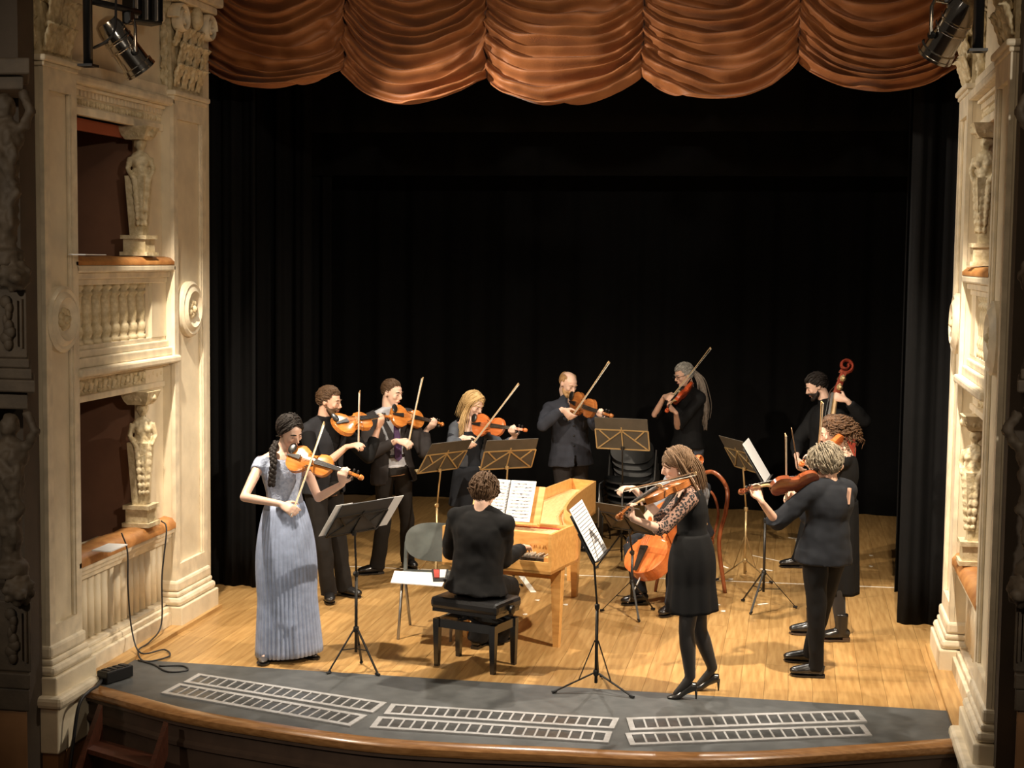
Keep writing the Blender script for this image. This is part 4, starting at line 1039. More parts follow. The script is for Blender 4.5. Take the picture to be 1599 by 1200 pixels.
cs = empty('rosin_box', V((bm.x, bm.y, .4845)), 'small dark edged case with a red and white lid on the papers', 'case')
world(MB().prism(bk_, Z*.02), 'tray', 'black_lacquer', cs)
b2 = [lerp(a, bm, .22)+Z*.021 for a in bk_]
world(MB().prism([b2[0], lerp(b2[0], b2[1], .45), lerp(b2[3], b2[2], .45), b2[3]], Z*.004), 'red_panel', 'felt_red', cs); world(MB().prism([lerp(b2[0], b2[1], .5), b2[1], b2[2], lerp(b2[3], b2[2], .5)], Z*.004), 'white_panel', 'white_paper', cs)

# stacked black chairs behind the square-on stand
def stack_chair(base, f, z, label):
    u = V((-f.y, f.x, 0)); r = empty('stacking_chair', base+Z*z, label, 'chair', 'stacked black chairs behind the players'); p = base+Z*z
    soft(world(shell(MB(), p+Z*.45+f*.02, u, f, Z, .22, .21, .025, .018), 'seat', 'chair_black', r), 50)
    bv2 = (Z*.97-f*.22).normalized(); bn2 = (f*.97+Z*.22).normalized()
    soft(world(shell(MB(), p+Z*.72-f*.23, u, bv2, bn2, .22, .13, .04, .016), 'backrest', 'chair_black', r), 50)
    for sg in (-1, 1):
        world(MB().tube([p+u*sg*.236+f*.22, p+u*sg*.236+f*.19+Z*.43, p+u*sg*.236-f*.17+Z*.44, p+u*sg*.236-f*.235+Z*.74], .009, 8), 'leg', 'stand_black' if z < .2 else 'grey_steel', r, smooth=True)
        world(MB().tube([p+u*sg*.262-f*.24, p+u*sg*.262-f*.1+Z*.42, p+u*sg*.240-f*.098+Z*.435], .009, 8), 'leg', 'stand_black', r, smooth=True)
sb_ = V((.16, 5.25, 0)); sf = V((-.12, -.99, 0)).normalized()
for i, nm in enumerate(('lowest', 'second', 'third', 'topmost')):
    stack_chair(sb_+sf*.055*i, sf, .075*i, 'black stacking chair, '+nm+' of the stack behind the square-on stand')

# bentwood chair of the cellist
bw_ = V((.89, 3.16, 0)); wf = V((-.62, -.78, 0)).normalized(); wu = V((-wf.y, wf.x, 0))
bc_ = empty('bentwood_chair', bw_, 'reddish bentwood chair with a round back under the cellist', 'chair')
soft(world(MB().lathe([(.19, .43), (.215, .44), (.215, .46), (.2, .468)], bw_, None, 28), 'seat', 'bentwood', bc_), 40)
for i, j in ((-1, -1), (1, -1), (1, 1), (-1, 1)):
    a = bw_+wu*.15*i+wf*.15*j; b = bw_+wu*.2*i+wf*.2*j
    if j > 0: world(MB().tube([b, a+Z*.44], [.014, .019], 10), 'leg', 'bentwood', bc_, smooth=True)
bp = [bw_-wu*.21-wf*.24, bw_-wu*.19-wf*.17+Z*.44, bw_-wu*.215-wf*.22+Z*.72, bw_-wu*.19-wf*.25+Z*.92, bw_-wf*.27+Z*1.03, bw_+wu*.19-wf*.25+Z*.92, bw_+wu*.215-wf*.22+Z*.72, bw_+wu*.19-wf*.17+Z*.44, bw_+wu*.21-wf*.24]
world(MB().tube(catmull(bp, 8), .019, 10), 'back_hoop', 'bentwood', bc_, smooth=True)
ih = [bw_-wu*.11-wf*.18+Z*.46, bw_-wu*.13-wf*.22+Z*.7, bw_-wf*.25+Z*.86, bw_+wu*.13-wf*.22+Z*.7, bw_+wu*.11-wf*.18+Z*.46]
world(MB().tube(catmull(ih, 8), .012, 8), 'inner_hoop', 'bentwood', bc_, smooth=True)
world(MB().tube([bw_+V((math.cos(g)*.17, math.sin(g)*.17, .2)) for g in [q_*math.pi/12 for q_ in range(25)]], .009, 8), 'leg_ring', 'bentwood', bc_, smooth=True)

# small black table with papers inside the lower left box
tb = V((-3.76, .12, 1.0)); tt = empty('box_table', V((tb.x, tb.y, .602)), 'small black table standing inside the lower left box', 'table')
world(MB().box((tb.x-.22, tb.y-.35, .99), (tb.x+.18, tb.y+.4, 1.01)), 'table_top', 'black_lacquer', tt)
for i, j in ((-1, -1), (1, -1), (1, 1), (-1, 1)): world(MB().tube([(tb.x-.02+.17*i, tb.y+.02+.33*j, .602), (tb.x-.02+.17*i, tb.y+.02+.33*j, 1.0)], .012, 8), 'leg', 'black_metal', tt)
pp_ = PX(165, 848, -2.83); tag(MB().obox(V((-2.80, pp_.y, .869)), V((0, 1, 0)), V((1, 0, 0)), Z, .13, .07, .004).build('paper_sheets', 'white_paper', off=V((-2.80, pp_.y, .865))), 'pale papers resting on the padded rail of the lower left box', 'papers')
pu = PX(130, 398, -2.83); tag(MB().obox(V((-2.80, pu.y, 2.855)), V((0, 1, 0)), V((1, 0, 0)), Z, .15, .06, .004).build('paper_sheets', 'white_paper', off=V((-2.80, pu.y, 2.85))), 'white leaflet lying on the padded rail of the upper left box', 'papers')

# ================================================================== PEOPLE
for nm, c_ in dict(skin=(.66, .40, .29), skin_pale=(.74, .49, .38), skin_tan=(.56, .33, .22)).items():
    M_ = mat(nm, c_, .48, var=.12, scale=9); b_ = M_.node_tree.nodes['Principled BSDF']; b_.inputs['Subsurface Weight'].default_value = .08; b_.inputs['Subsurface Radius'].default_value = (.012, .005, .003)
mat('lips', (.45, .16, .13), .45); mat('eye_dark', (.03, .02, .015), .3); mat('pearl', (.85, .82, .76), .2)
mat('hair_dark', (.018, .013, .011), .62, spec=.3, var=.4, scale=40, stretch=(6, 6, 1)); mat('hair_brown', (.10, .055, .028), .62, spec=.3, var=.45, scale=40, stretch=(6, 6, 1)); mat('hair_light_brown', (.20, .12, .065), .62, spec=.3, var=.45, scale=40, stretch=(8, 8, 1))
mat('hair_blonde', (.62, .42, .19), .62, spec=.3, var=.4, scale=40, stretch=(8, 8, 1)); mat('hair_grey', (.36, .34, .31), .62, spec=.3, var=.5, scale=40); mat('hair_ash', (.25, .21, .15), .62, spec=.3, var=.5, scale=30); mat('hair_ginger', (.46, .27, .12), .62, spec=.3, var=.3, scale=40)
mat('hair_curly', (.13, .068, .035), .62, spec=.3, var=.6, scale=30); mat('hair_silver_brown', (.17, .12, .09), .62, spec=.3, col2=(.34, .30, .26), scale=30, stretch=(8, 8, 1))
def cloth(nm, c_, rough=.85, sheen=.0): return mat(nm, c_, rough, var=.22, scale=14, bump=.12, bscale=260, sheen=sheen, spec=.25)
cloth('cloth_black', (.0045, .0045, .0052)); cloth('cloth_charcoal', (.022, .023, .028)); cloth('cloth_suit', (.026, .022, .022)); cloth('cloth_navy', (.012, .014, .019)); cloth('cloth_jacket', (.034, .037, .050)); cloth('cloth_trouser', (.014, .012, .011))
cloth('cloth_blue', (.35, .42, .60), .6); mat('lace_blue', (.42, .48, .62), .7, col2=(.28, .33, .47), scale=45, bump=.6, bscale=70)
cloth('shirt_white', (.50, .52, .58)); cloth('shirt_grey', (.22, .23, .25)); cloth('cloth_cardigan', (.075, .083, .10)); cloth('cloth_skirt_grey', (.075, .08, .10)); mat('tie_purple', (.075, .03, .11), .45, var=.4, scale=30)
mat('tights_black', (.012, .010, .010), .6, sheen=.2); mat('tights_pink', (.30, .13, .12), .6); mat('shoe_black', (.010, .009, .009), .3, coat=.2); mat('shoe_silver', (.14, .13, .13), .25, .5); mat('shoe_brown', (.07, .045, .03), .4); mat('belt', (.015, .012, .01), .35)
def lace_mat():
    if 'lace_black' in MATS: return MATS['lace_black']
    M = mat('lace_black', (.02, .018, .018), .7); nt = M.node_tree; N = nt.nodes; L = nt.links; b = N['Principled BSDF']
    tc = N.new('ShaderNodeTexCoord'); vo = N.new('ShaderNodeTexVoronoi'); vo.inputs['Scale'].default_value = 62; L.new(tc.outputs['Object'], vo.inputs['Vector'])
    rp = N.new('ShaderNodeValToRGB'); rp.color_ramp.elements[0].position = .46; rp.color_ramp.elements[1].position = .54
    rp.color_ramp.elements[0].color = (.016, .013, .013, 1); rp.color_ramp.elements[1].color = (.34, .20, .15, 1); L.new(vo.outputs['Distance'], rp.inputs[0]); L.new(rp.outputs[0], b.inputs['Base Color'])
    return M
lace_mat()
def hand(mb, palm, d, n, left, curl=(.5, .6, .65, .7), s=1., spread=.16, thumb_in=.5):
    """palm centre, finger direction d, palm facing n; adds palm, four unequal fingers and a thumb"""
    d = V(d).normalized(); n = V(n); n = (n-d*n.dot(d)).normalized(); th = n.cross(d) if left else d.cross(n)
    palm = V(palm)
    mb.tube([palm-d*.052*s, palm-d*.02*s, palm+d*.018*s, palm+d*.046*s], [(.016*s, .026*s), (.017*s, .036*s), (.016*s, .041*s), (.012*s, .038*s)], 12, hint=n)
    for i, (off, L) in enumerate(((.031, .074), (.0105, .083), (-.0105, .077), (-.031, .060))):
        c = curl[i] if hasattr(curl, '__len__') else curl
        p = palm+d*(.040-.006*abs(i-1.2)*.8)*s+th*off*s; dirn = (d+th*(off*spread/.03)).normalized()
        pts = [p-dirn*.012*s, p]; a = 0; seg = (.46, .31, .23)
        for j, k in enumerate(seg):
            a += c*(1., 1.15, .8)[j]; v = dirn*math.cos(a)+n*math.sin(a); p = p+v*L*k*s; pts.append(p)
        mb.tube(pts, [.0100*s, .0098*s, .0090*s, .0083*s, .0068*s], 8)
    b = palm-d*.026*s+th*.030*s+n*.004*s
    v1 = (th*.75+d*.62+n*thumb_in*.55).normalized(); v2 = (th*.2+d*.85+n*thumb_in).normalized()
    mb.tube([b-th*.014*s, b, b+v1*.036*s, b+v1*.036*s+v2*.030*s, b+v1*.036*s+v2*.052*s], [.0135*s, .0135*s, .0112*s, .0100*s, .0075*s], 8)
    return palm-d*.058*s
def head_frame(yaw, pitch, roll=0):
    y, p = math.radians(yaw), math.radians(pitch)
    f = V((math.cos(y)*math.cos(p), math.sin(y)*math.cos(p), -math.sin(p))); r = V((math.sin(y), -math.cos(y), 0)); u = r.cross(f)
    a = math.radians(roll); r2 = r*math.cos(a)+u*math.sin(a); u2 = u*math.cos(a)-r*math.sin(a)
    return r2, f, u2
def person(S):
    H = S.get('H', 1.75); k = H/1.75; fem = S.get('fem', False); Y0 = S['Y']
    a = math.radians(S['yaw']); fw = V((math.cos(a), math.sin(a), 0)); rt = V((fw.y, -fw.x, 0))
    N = P(*S['neck'], Y0); Pe = P(*S['pelvis'], Y0+S.get('dyp', 0))
    r, f, u = head_frame(S['hyaw'], S.get('hpitch', 20), S.get('hroll', 0))
    Hc = P(*S['head'], Y0+f.y*.03+S.get('dyh', 0)); hs = S.get('hs', 1.0)
    feet = S['feet']; ft = [V((G(*q[0]).x, G(*q[0]).y, 0)) for q in feet]
    base = (ft[0]+ft[1])/2; base.z = 0
    root = empty('person', base, S['label'], 'person', 'musicians on the stage')
    hp_ = lambda x, y, z: Hc+(r*x+f*y+u*z)*hs
    ax = (r, f, u)
    axis = (N-Pe); TL = axis.length; axis.normalize()
    fwt = (fw-axis*fw.dot(axis)).normalized(); rtt = fwt.cross(axis)
    S.update(root=root, N=N, Pe=Pe, Hc=Hc, axis=axis, TL=TL, fwt=fwt, rtt=rtt, hp=hp_, ax=ax, k=k)
    prof = [(-.17, .12, .09), (-.02, .160, .115), (.2, .138, .105), (.42, .118, .092), (.64, .142, .112), (.82, .148, .098), (.93, .105, .075), (1.02, .052, .052)] if fem else \
           [(-.17, .13, .10), (-.02, .165, .118), (.2, .155, .112), (.45, .152, .112), (.68, .172, .124), (.84, .176, .112), (.94, .125, .085), (1.02, .062, .060)]
    bulk = S.get('bulk', 1.0); prof = [(t, w_*bulk*k, d_*bulk*k) for t, w_, d_ in prof]
    S['prof'] = prof
    tp = lambda t, w_=0, d_=0: Pe+axis*(TL*t)+rtt*w_+fwt*d_
    S['tp'] = tp
    shw = (.150 if fem else .176)*k*bulk
    sh = {-1: tp(.875, -shw), 1: tp(.875, shw)}        # -1 = person's left
    for q in ('shL', 'shR'):
        if q in S: sh[-1 if q == 'shL' else 1] = P(*S[q][:2], Y0+S[q][2])
    Lu, Lf = .285*k, .255*k
    arms = {}
    for sg, key in ((-1, 'L'), (1, 'R')):
        hd = S.get('hand'+key)
        if hd is None: arms[sg] = None; continue
        palm, d_, n_, curl = hd['palm'], V(hd['d']).normalized(), hd['n'], hd.get('curl', .6)
        wr = V(palm)-d_*.06*k
        ep = S['elbow'+key]; best = None
        for i in range(-70, 71):
            e = P(*ep[:2], Y0+i*.01); er = ((e-sh[sg]).length-Lu)**2+((e-wr).length-Lf)**2+(1e-4*(i*.1-(ep[2] if len(ep) > 2 else 0)*10)**2)
            if best is None or er < best[0]: best = (er, e)
        e = best[1]
        print('ARM', S['label'][:18], key, 'upper %.2f fore %.2f' % ((e-sh[sg]).length, (e-wr).length))
        arms[sg] = (sh[sg], e, wr, V(palm), d_, n_, curl)
    S['arms'] = arms; S['sh'] = sh
    # legs
    legs = []
    for i, sg in ((0, -1), (1, 1)):
        fp, kp, fyaw = feet[i][0], feet[i][1], feet[i][2]
        hip = Pe+rtt*(sg*.085*k*bulk)-axis*.03; lift = S.get('lift', .0); an = ft[i]+Z*(.085+lift)
        if isinstance(kp, V): kn = kp
        elif kp: kn = P(*kp[:2], (hip.y+an.y)/2+kp[2])
        else: kn = lerp(hip, an, .5)+fw*.035
        fa = math.radians(fyaw); fd = V((math.cos(fa), math.sin(fa), 0)); legs.append((hip, kn, an, fd))
    S['legs'] = legs
    # ---------------- body: one continuous mesh
    b = MB()
    b.ell(hp_(0, -.012, .030), (.074*hs, .094*hs, .086*hs), ax, 18, 12)
    b.tube([hp_(0, .012, .05), hp_(0, .022, 0), hp_(0, .026, -.05), hp_(0, .042, -.088), hp_(0, .05, -.104)], [(.066*hs, .074*hs), (.064*hs, .069*hs), (.055*hs, .057*hs), (.036*hs, .034*hs), (.02*hs, .02*hs)], 14, hint=r)
    b.ell(hp_(0, .073, -.094), (.020*hs, .016*hs, .016*hs), ax, 8, 6)
    b.ell(hp_(0, .080, .026), (.046*hs, .014*hs, .011*hs), ax, 10, 6)
    b.tube([hp_(0, .082, .024), hp_(0, .096, .002), hp_(0, .110, -.024), hp_(0, .094, -.033)], [.008*hs, .0095*hs, .0125*hs, .010*hs], 8)
    for sg in (-1, 1):
        b.ell(hp_(.036*sg, .066, -.018), (.022*hs, .018*hs, .022*hs), ax, 8, 6); b.ell(hp_(.076*sg, -.006, -.004), (.008*hs, .018*hs, .030*hs), ax, 8, 6)
        b.ell(hp_(.031*sg, .080, .006), (.013*hs, .008*hs, .008*hs), ax, 8, 6)
    b.ell(hp_(0, .084, -.058), (.022*hs, .010*hs, .010*hs), ax, 8, 6)
    nr = .048 if fem else .055
    b.tube([hp_(0, -.022, -.03), hp_(0, -.026, -.075), lerp(hp_(0, -.03, -.09), N, .6), N-axis*.05], [nr*k, nr*.96*k, nr*1.02*k, nr*1.5*k], 12)
    b.tube([tp(t) for t, _, _ in prof], [(w_, d_) for _, w_, d_ in prof], 18, hint=rtt)
    for sg in (-1, 1):
        b.tube([tp(.98, sg*.03), lerp(tp(.95, sg*.06), sh[sg], .5), sh[sg]], [.042*k, .042*k, .040*k], 10)
        A = arms[sg]
        ar = .040 if fem else .050
        if A:
            s_, e, w2, palm, d_, n_, curl = A
            b.ell(e, ar*.78*k, None, 10, 7); b.tube([s_, lerp(s_, e, .45), e], [ar*1.0*k, ar*.95*k, ar*.78*k], 10); b.tube([e, lerp(e, w2, .3), w2, w2+d_*.02], [ar*.80*k, ar*.82*k, .0235*k, .023*k], 10)
            hand(b, palm, d_, n_, sg < 0, curl, 1.0*k)
    for hip, kn, an, fd in legs:
        b.tube([hip, lerp(hip, kn, .5), kn], [.074*k*bulk, .064*k*bulk, .048*k], 12); b.tube([kn, lerp(kn, an, .3), an], [.048*k, .050*k, .032*k], 12)
        lf = S.get('lift', 0); b.tube([an, an+fd*.04-Z*(.035+lf*.35), an+fd*.10-Z*(.060+lf*.95)], [.032*k, .026*k, .016*k], 10)
    body = part_mesh(remesh(b, .0085, 2), 'body', S.get('skin', 'skin'), root, base)
    # ---------------- face details
    for sg in (-1, 1):
        soft(world(MB().ell(hp_(.031*sg, .0885, .007), (.0125*hs, .0035*hs, .0030*hs), ax, 8, 5), 'eyelashes', 'eye_dark', root), 80)
        soft(world(MB().tube([hp_(.013*sg, .095, .027), hp_(.032*sg, .093, .032), hp_(.05*sg, .078, .026)], [.0035*hs, .0042*hs, .002*hs], 6), 'eyebrow', S['hairmat'], root), 80)
    soft(world(MB().ell(hp_(0, .0925, -.058), (.019*hs, .0045*hs, .0058*hs), ax, 10, 6), 'lips', 'lips', root), 80)
    S['base'] = base
    return S
# ---- clothing
def wrinkle(amp, fr, seed, sx=(1, 1, 1)):
    return lambda p: amp*(nz((p.x*sx[0], p.y*sx[1], p.z*sx[2]), fr, seed)+.5*nz((p.x*sx[0], p.y*sx[1], p.z*sx[2]), fr*2.1, seed+1))
def top_garment(S, nm, mt, t0=-.15, t1=.97, grow=.014, hem=.02, sleeve=(1., 1.), sl_grow=.016, V_=None, collar=0, wr=.007, voxel=.012, seed=1, short_w=None, lowneck=0):
    tp = S['tp']; k = S['k']; b = MB(); pr = S['prof']
    def wd(t):
        for i in range(len(pr)-1):
            if pr[i][0] <= t <= pr[i+1][0]:
                q = (t-pr[i][0])/(pr[i+1][0]-pr[i][0]); return (lerp(pr[i][1], pr[i+1][1], q), lerp(pr[i][2], pr[i+1][2], q))
        return (pr[0][1], pr[0][2]) if t < pr[0][0] else (pr[-1][1], pr[-1][2])
    ts = [t0+(t1-t0)*i/12 for i in range(13)]; sec = []
    for t in ts:
        w_, d_ = wd(max(t, -.02)); h = hem*max(0, (.1-t)/(.1-t0)) if t < .1 else 0
        sec.append((w_+grow+h, d_+grow+h))
    b.tube([tp(t) for t in ts], sec, 20, hint=S['rtt'])
    for sg in (-1, 1):
        s_ = S['sh'][sg]; A = S['arms'][sg]
        b.tube([tp(.93, sg*.04), lerp(tp(.93, sg*.04), s_, .5), s_], [.052*k+grow*.6, .052*k+grow, .050*k+grow], 12); b.tube([S['N']+S['axis']*.012, lerp(S['N']+S['axis']*.0, s_, .5)+Z*.008, s_], [.052*k, .05*k+grow*.7, .046*k+grow], 12); ar0 = (.040 if S.get('fem') else .050)*k; b.ell(s_, ar0*1.05+max(grow, sl_grow*.8), None, 12, 9)
        if A:
            e, w2 = A[1], A[2]; ln = sleeve[0 if sg < 0 else 1]; fem = S.get('fem'); ar = (.040 if fem else .050)*k
            if ln <= .001: continue
            if ln <= .5:
                q = ln/.5; b.tube([s_, lerp(s_, e, q*.6), lerp(s_, e, q)], [ar*1.1+sl_grow, ar+sl_grow, ar*.95+sl_grow*1.2], 12)
            else:
                q = (ln-.5)/.5; b.ell(e, ar*.86+sl_grow, None, 12, 9); b.tube([s_, lerp(s_, e, .5), e], [ar*1.1+sl_grow, ar+sl_grow, ar*.84+sl_grow], 12)
                b.tube([e, lerp(e, w2, q*.5), lerp(e, w2, q)], [ar*.84+sl_grow, ar*.78+sl_grow, max(.030*k+sl_grow*.75, ar*.74*(1-q)+.02+sl_grow)], 12)
    if collar: b.tube([S['N']-S['axis']*.05, S['N']-S['axis']*.01, lerp(S['N'], S['hp'](0, -.03, -.09), .35+collar)], [(.085*k), .072*k, .067*k], 14)
    N, fwt, rtt, axis = S['N'], S['fwt'], S['rtt'], S['axis']
    cut = None
    if V_:
        tv, wv, open_ = V_   # V opens from neck down to t=tv, half-width wv at the top, open_ = half gap below
        def cut(p):
            q = p-S['Pe']; t = q.dot(axis)/S['TL']; x = q.dot(rtt); y = q.dot(fwt)
            if y < .0: return False
            if t > tv: return abs(x) < wv*min(1, (t-tv)/(.97-tv)*1.15)+open_
            return abs(x) < open_+(tv-t)*.10*(1 if open_ > 0 else 0)+(.035*max(0, (.05-t)) if True else 0)
    elif lowneck:
        def cut(p):
            q = p-S['Pe']; t = q.dot(axis)/S['TL']; return t > .97 or (t > .97-lowneck and q.dot(fwt) > .02 and abs(q.dot(rtt)) < .075)
    return part_mesh(remesh(b, voxel, 3), nm, mt, S['root'], S['base'], lambda p: wrinkle(wr*1.1, 9, seed)(p)+wr*.5*math.sin(p.z*46+9*nz(p, 4, seed+3))*max(0, nz(p, 5, seed+6)), cut)
def trousers(S, mt, nm='trousers', r0=.088, r1=.066, r2=.066, hem=.055, slim=1., seed=3, wr=.010):
    b = MB(); k = S['k']; tp = S['tp']; bk = S.get('bulk', 1.)*slim
    pr = S['prof']; b.tube([tp(-.16), tp(-.02), tp(.12), tp(.24)], [(pr[0][1]+.015, pr[0][2]+.02), (pr[1][1]+.01, pr[1][2]+.01), (pr[1][1]+.002, pr[1][2]), (pr[2][1]+.006, pr[2][2]+.006)], 18, hint=S['rtt'])
    for hip, kn, an, fd in S['legs']:
        end = V((an.x, an.y, an.z-.085+hem))
        b.tube([hip, lerp(hip, kn, .5), kn], [r0*k*bk, (r0+r1)/2*k*bk, r1*k*bk], 14); b.tube([kn, lerp(kn, end, .5), lerp(kn, end, .9), end], [r1*k*bk, (r1+r2)/2*k*bk, r2*k*bk, r2*1.03*k*bk], 14)
    return part_mesh(remesh(b, .012, 3), nm, mt, S['root'], S['base'], wrinkle(wr, 8, seed, (1, 1, .7)))
def leg_sleeve(S, nm, mt, grow=.004, top=.0):
    b = MB(); k = S['k']
    for hip, kn, an, fd in S['legs']:
        b.tube([lerp(hip, kn, top), lerp(hip, kn, .5), kn], [.08*k+grow, .072*k+grow, .052*k+grow], 12); lf = S.get('lift', 0); b.tube([kn, lerp(kn, an, .3), an, an+fd*.04-Z*(.035+lf*.35), an+fd*.10-Z*(.060+lf*.95)], [.052*k+grow, .054*k+grow, .034*k+grow, .028*k+grow, .017*k+grow], 12)
    return part_mesh(remesh(b, .010, 2), nm, mt, S['root'], S['base'])
def shoes(S, mt, kind='flat', heel=.02):
    for hip, kn, an, fd in S['legs']:
        sd = V((fd.y, -fd.x, 0)); o = V((an.x, an.y, 0)); b = MB(); fd = fd*S.get('shoe', .80)
        up = S.get('heelup', 0)
        if kind == 'heel':
            hz = .075
            pts = [(-.055, hz+.012, .026, .028), (-.02, hz+.012, .030, .034), (.04, hz*.62+.012, .031, .026), (.095, .024, .038, .022), (.14, .016, .036, .015), (.185, .011, .014, .008)]
            b.tube([o+fd*(x)+Z*(z_) for x, z_, w_, h_ in pts], [(w_, h_) for x, z_, w_, h_ in pts], 12, hint=sd)
            sh_ = part_mesh(remesh(b, .006, 2), 'shoe', mt, S['root'], S['base'])
            world(MB().tube([o-fd*.050+Z*(hz+.005), o-fd*.053], [.011, .005], 8), 'stiletto_heel', mt, sh_, smooth=True)
            continue
        pts = [(-.075, .04, .033, .034), (-.04, .045, .037, .042), (.03, .047, .040, .044), (.09, .042, .047, .038), (.15, .037, .048, .031), (.195, .031, .038, .025), (.218, .027, .018, .015)]
        if kind == 'pump': pts = [(-.065, .03, .028, .028), (-.03, .03, .03, .022), (.05, .027, .032, .016), (.1, .026, .038, .018), (.15, .022, .032, .014), (.19, .018, .010, .008)]
        b.tube([o+fd*x+Z*(z_+heel*.4) for x, z_, w_, h_ in pts], [(w_, h_) for x, z_, w_, h_ in pts], 14, hint=sd)
        if kind == 'boot': b.tube([o-fd*.01+Z*.05, an+Z*.02, an+Z*.13], [(.045), .047, .052], 14)
        elif kind == 'flat': b.tube([o-fd*.01+Z*.05, an+Z*.005], [.04, .042], 12)
        sh_ = part_mesh(remesh(b, .008, 2), 'shoe', mt, S['root'], S['base'])
        sl = MB(); poly_ = [(-.082, .018), (-.06, .033), (.0, .036), (.06, .037), (.11, .046), (.16, .043), (.20, .028), (.22, .0)]
        pl_ = [o+fd*x+sd*w_ for x, w_ in poly_]+[o+fd*x-sd*w_ for x, w_ in reversed(poly_[:-1])]
        sl.prism([p+Z*.006 for p in pl_], Z*.010); sl.prism([o+fd*x+sd*w_+Z*.003 for x, w_ in ((-.08, -.03), (-.08, .03), (-.01, .034), (-.01, -.034))], Z*(heel-.003))
        world(sl, 'sole', 'shoe_brown' if kind == 'boot' else 'shoe_black', sh_)
def skirt(S, mt, c0, c1, r0, r1, folds, amp, nm='skirt', seed=1, zcut=None, nv=26, sharp=1., mid=None):
    """c0 top centre, c1 hem centre; r=(across, deep)"""
    mb = MB(); rt, fw = S['rtt'], S['fwt']
    def fn(a, v):
        g = 2*math.pi*a; c = lerp(V(c0), V(c1), v); e = v**.75
        rx = lerp(r0[0], r1[0], e); ry = lerp(r0[1], r1[1], e)
        if mid: b_ = math.sin(math.pi*min(1, v*1.6))*mid if v < .625 else 0; rx += b_; ry += b_
        wv = math.sin(g*folds+1.2*nz((math.cos(g)*2, math.sin(g)*2, v*.6), 1, seed)); wv = math.copysign(abs(wv)**sharp, wv)
        m_ = 1+amp*(.15+.85*v)*(wv*.7+.9*nz((math.cos(g)*3, math.sin(g)*3, v*.5), 1, seed+2))
        return c+rt*(rx*m_*math.cos(g))+fw*(ry*m_*math.sin(g))
    mb.grid(fn, max(96, folds*8), nv)
    o = world(mb, nm, mt, S['root'], smooth=True); so = o.modifiers.new('t', 'SOLIDIFY'); so.thickness = .006; return o
# ---- hair
def hair_ok(lx, ly, lz, front, side, back, crown=9):
    if lz > crown: return False
    if ly > .052: return lz > front
    if ly > -.02: return lz > lerp(side, front, max(0, min(1, (ly-.012)/.04)))
    return lz > lerp(back, side, max(0, min(1, (ly+.055)/.035)))
def hair_cap(S, mt, front=.055, side=.0, back=-.085, thick=1.0, rough=.006, seed=1, fr=26, up=0., nm='hair', crown=9, flow='back', n_st=420, sl=.06, sr=.0036, lift=.006):
    """scalp shell plus combed locks lying on it, one mesh"""
    hp = S['hp']; mb = MB(); n, m_ = 40, 26; fs = []; vs = []; keep = []
    def surf(x, y, z, ex=0.):
        q = 1+rough/.09*(nz((x*3, y*3, z*3), fr/9, seed)+.6*nz((x*8, y*8, z*3), fr/9, seed+4))+ex/.09
        l = [x*(.074+.008*thick)*q, -.014+y*(.094+.008*thick)*q, .032+z*(.086+.010*thick+up*max(0, y*.5+.3))*q]
        if l[2] < -.03: l[0] *= .93
        return l
    for i in range(m_+1):
        th = -math.pi/2+math.pi*i/m_
        for j in range(n):
            g = 2*math.pi*j/n; l = surf(math.cos(th)*math.cos(g), math.cos(th)*math.sin(g), math.sin(th))
            vs.append(hp(*l)); keep.append(hair_ok(*l, front, side, back, crown))
    for i in range(m_):
        for j in range(n):
            q = (i*n+j, i*n+(j+1) % n, (i+1)*n+(j+1) % n, (i+1)*n+j)
            if sum(keep[a] for a in q) >= 3: fs.append(q)
    mb.add(vs, fs); rg = random.Random(seed*13+1); made = 0
    while made < n_st:
        d = V((rg.gauss(0, 1), rg.gauss(0, 1), rg.gauss(0, 1))).normalized()
        if not hair_ok(*surf(*d), front-.004, side, back, crown): continue
        made += 1; q = []; L = sl*rg.uniform(.6, 1.2); ns = 6; h0 = lift*rg.uniform(.2, 1)
        for j in range(ns):
            t = j/(ns-1); q.append(hp(*surf(d.x, d.y, d.z, h0*(.4+math.sin(math.pi*min(1, t*.8+.1))))))
            if flow == 'back': fl = V((d.x*.25, -1, -.25 if d.y < -.2 else .3))
            elif flow == 'part': fl = V((1.1 if d.x > .12 else -1.1, -.35, -.9))
            elif flow == 'down': fl = V((d.x*.3, -.25 if d.y < .3 else .4, -1))
            else: fl = V((math.sin(made*1.7)*1.2, math.cos(made*2.3)*1.2-.3, math.sin(made*.7)*.8-.2))
            sj = .2 if flow == 'messy' else .05; fl = fl+V((rg.gauss(0, sj), rg.gauss(0, sj), rg.gauss(0, sj))); fl = fl-d*fl.dot(d)
            if fl.length > 1e-4: d = (d+fl.normalized()*L/.09/(ns-1)).normalized()
        mb.tube(q, [sr*(.6+.5*math.sin(math.pi*(.15+.7*j/(ns-1)))) for j in range(ns)], 5)
    o = world(mb, nm, mt, S['root'], smooth=True); return o
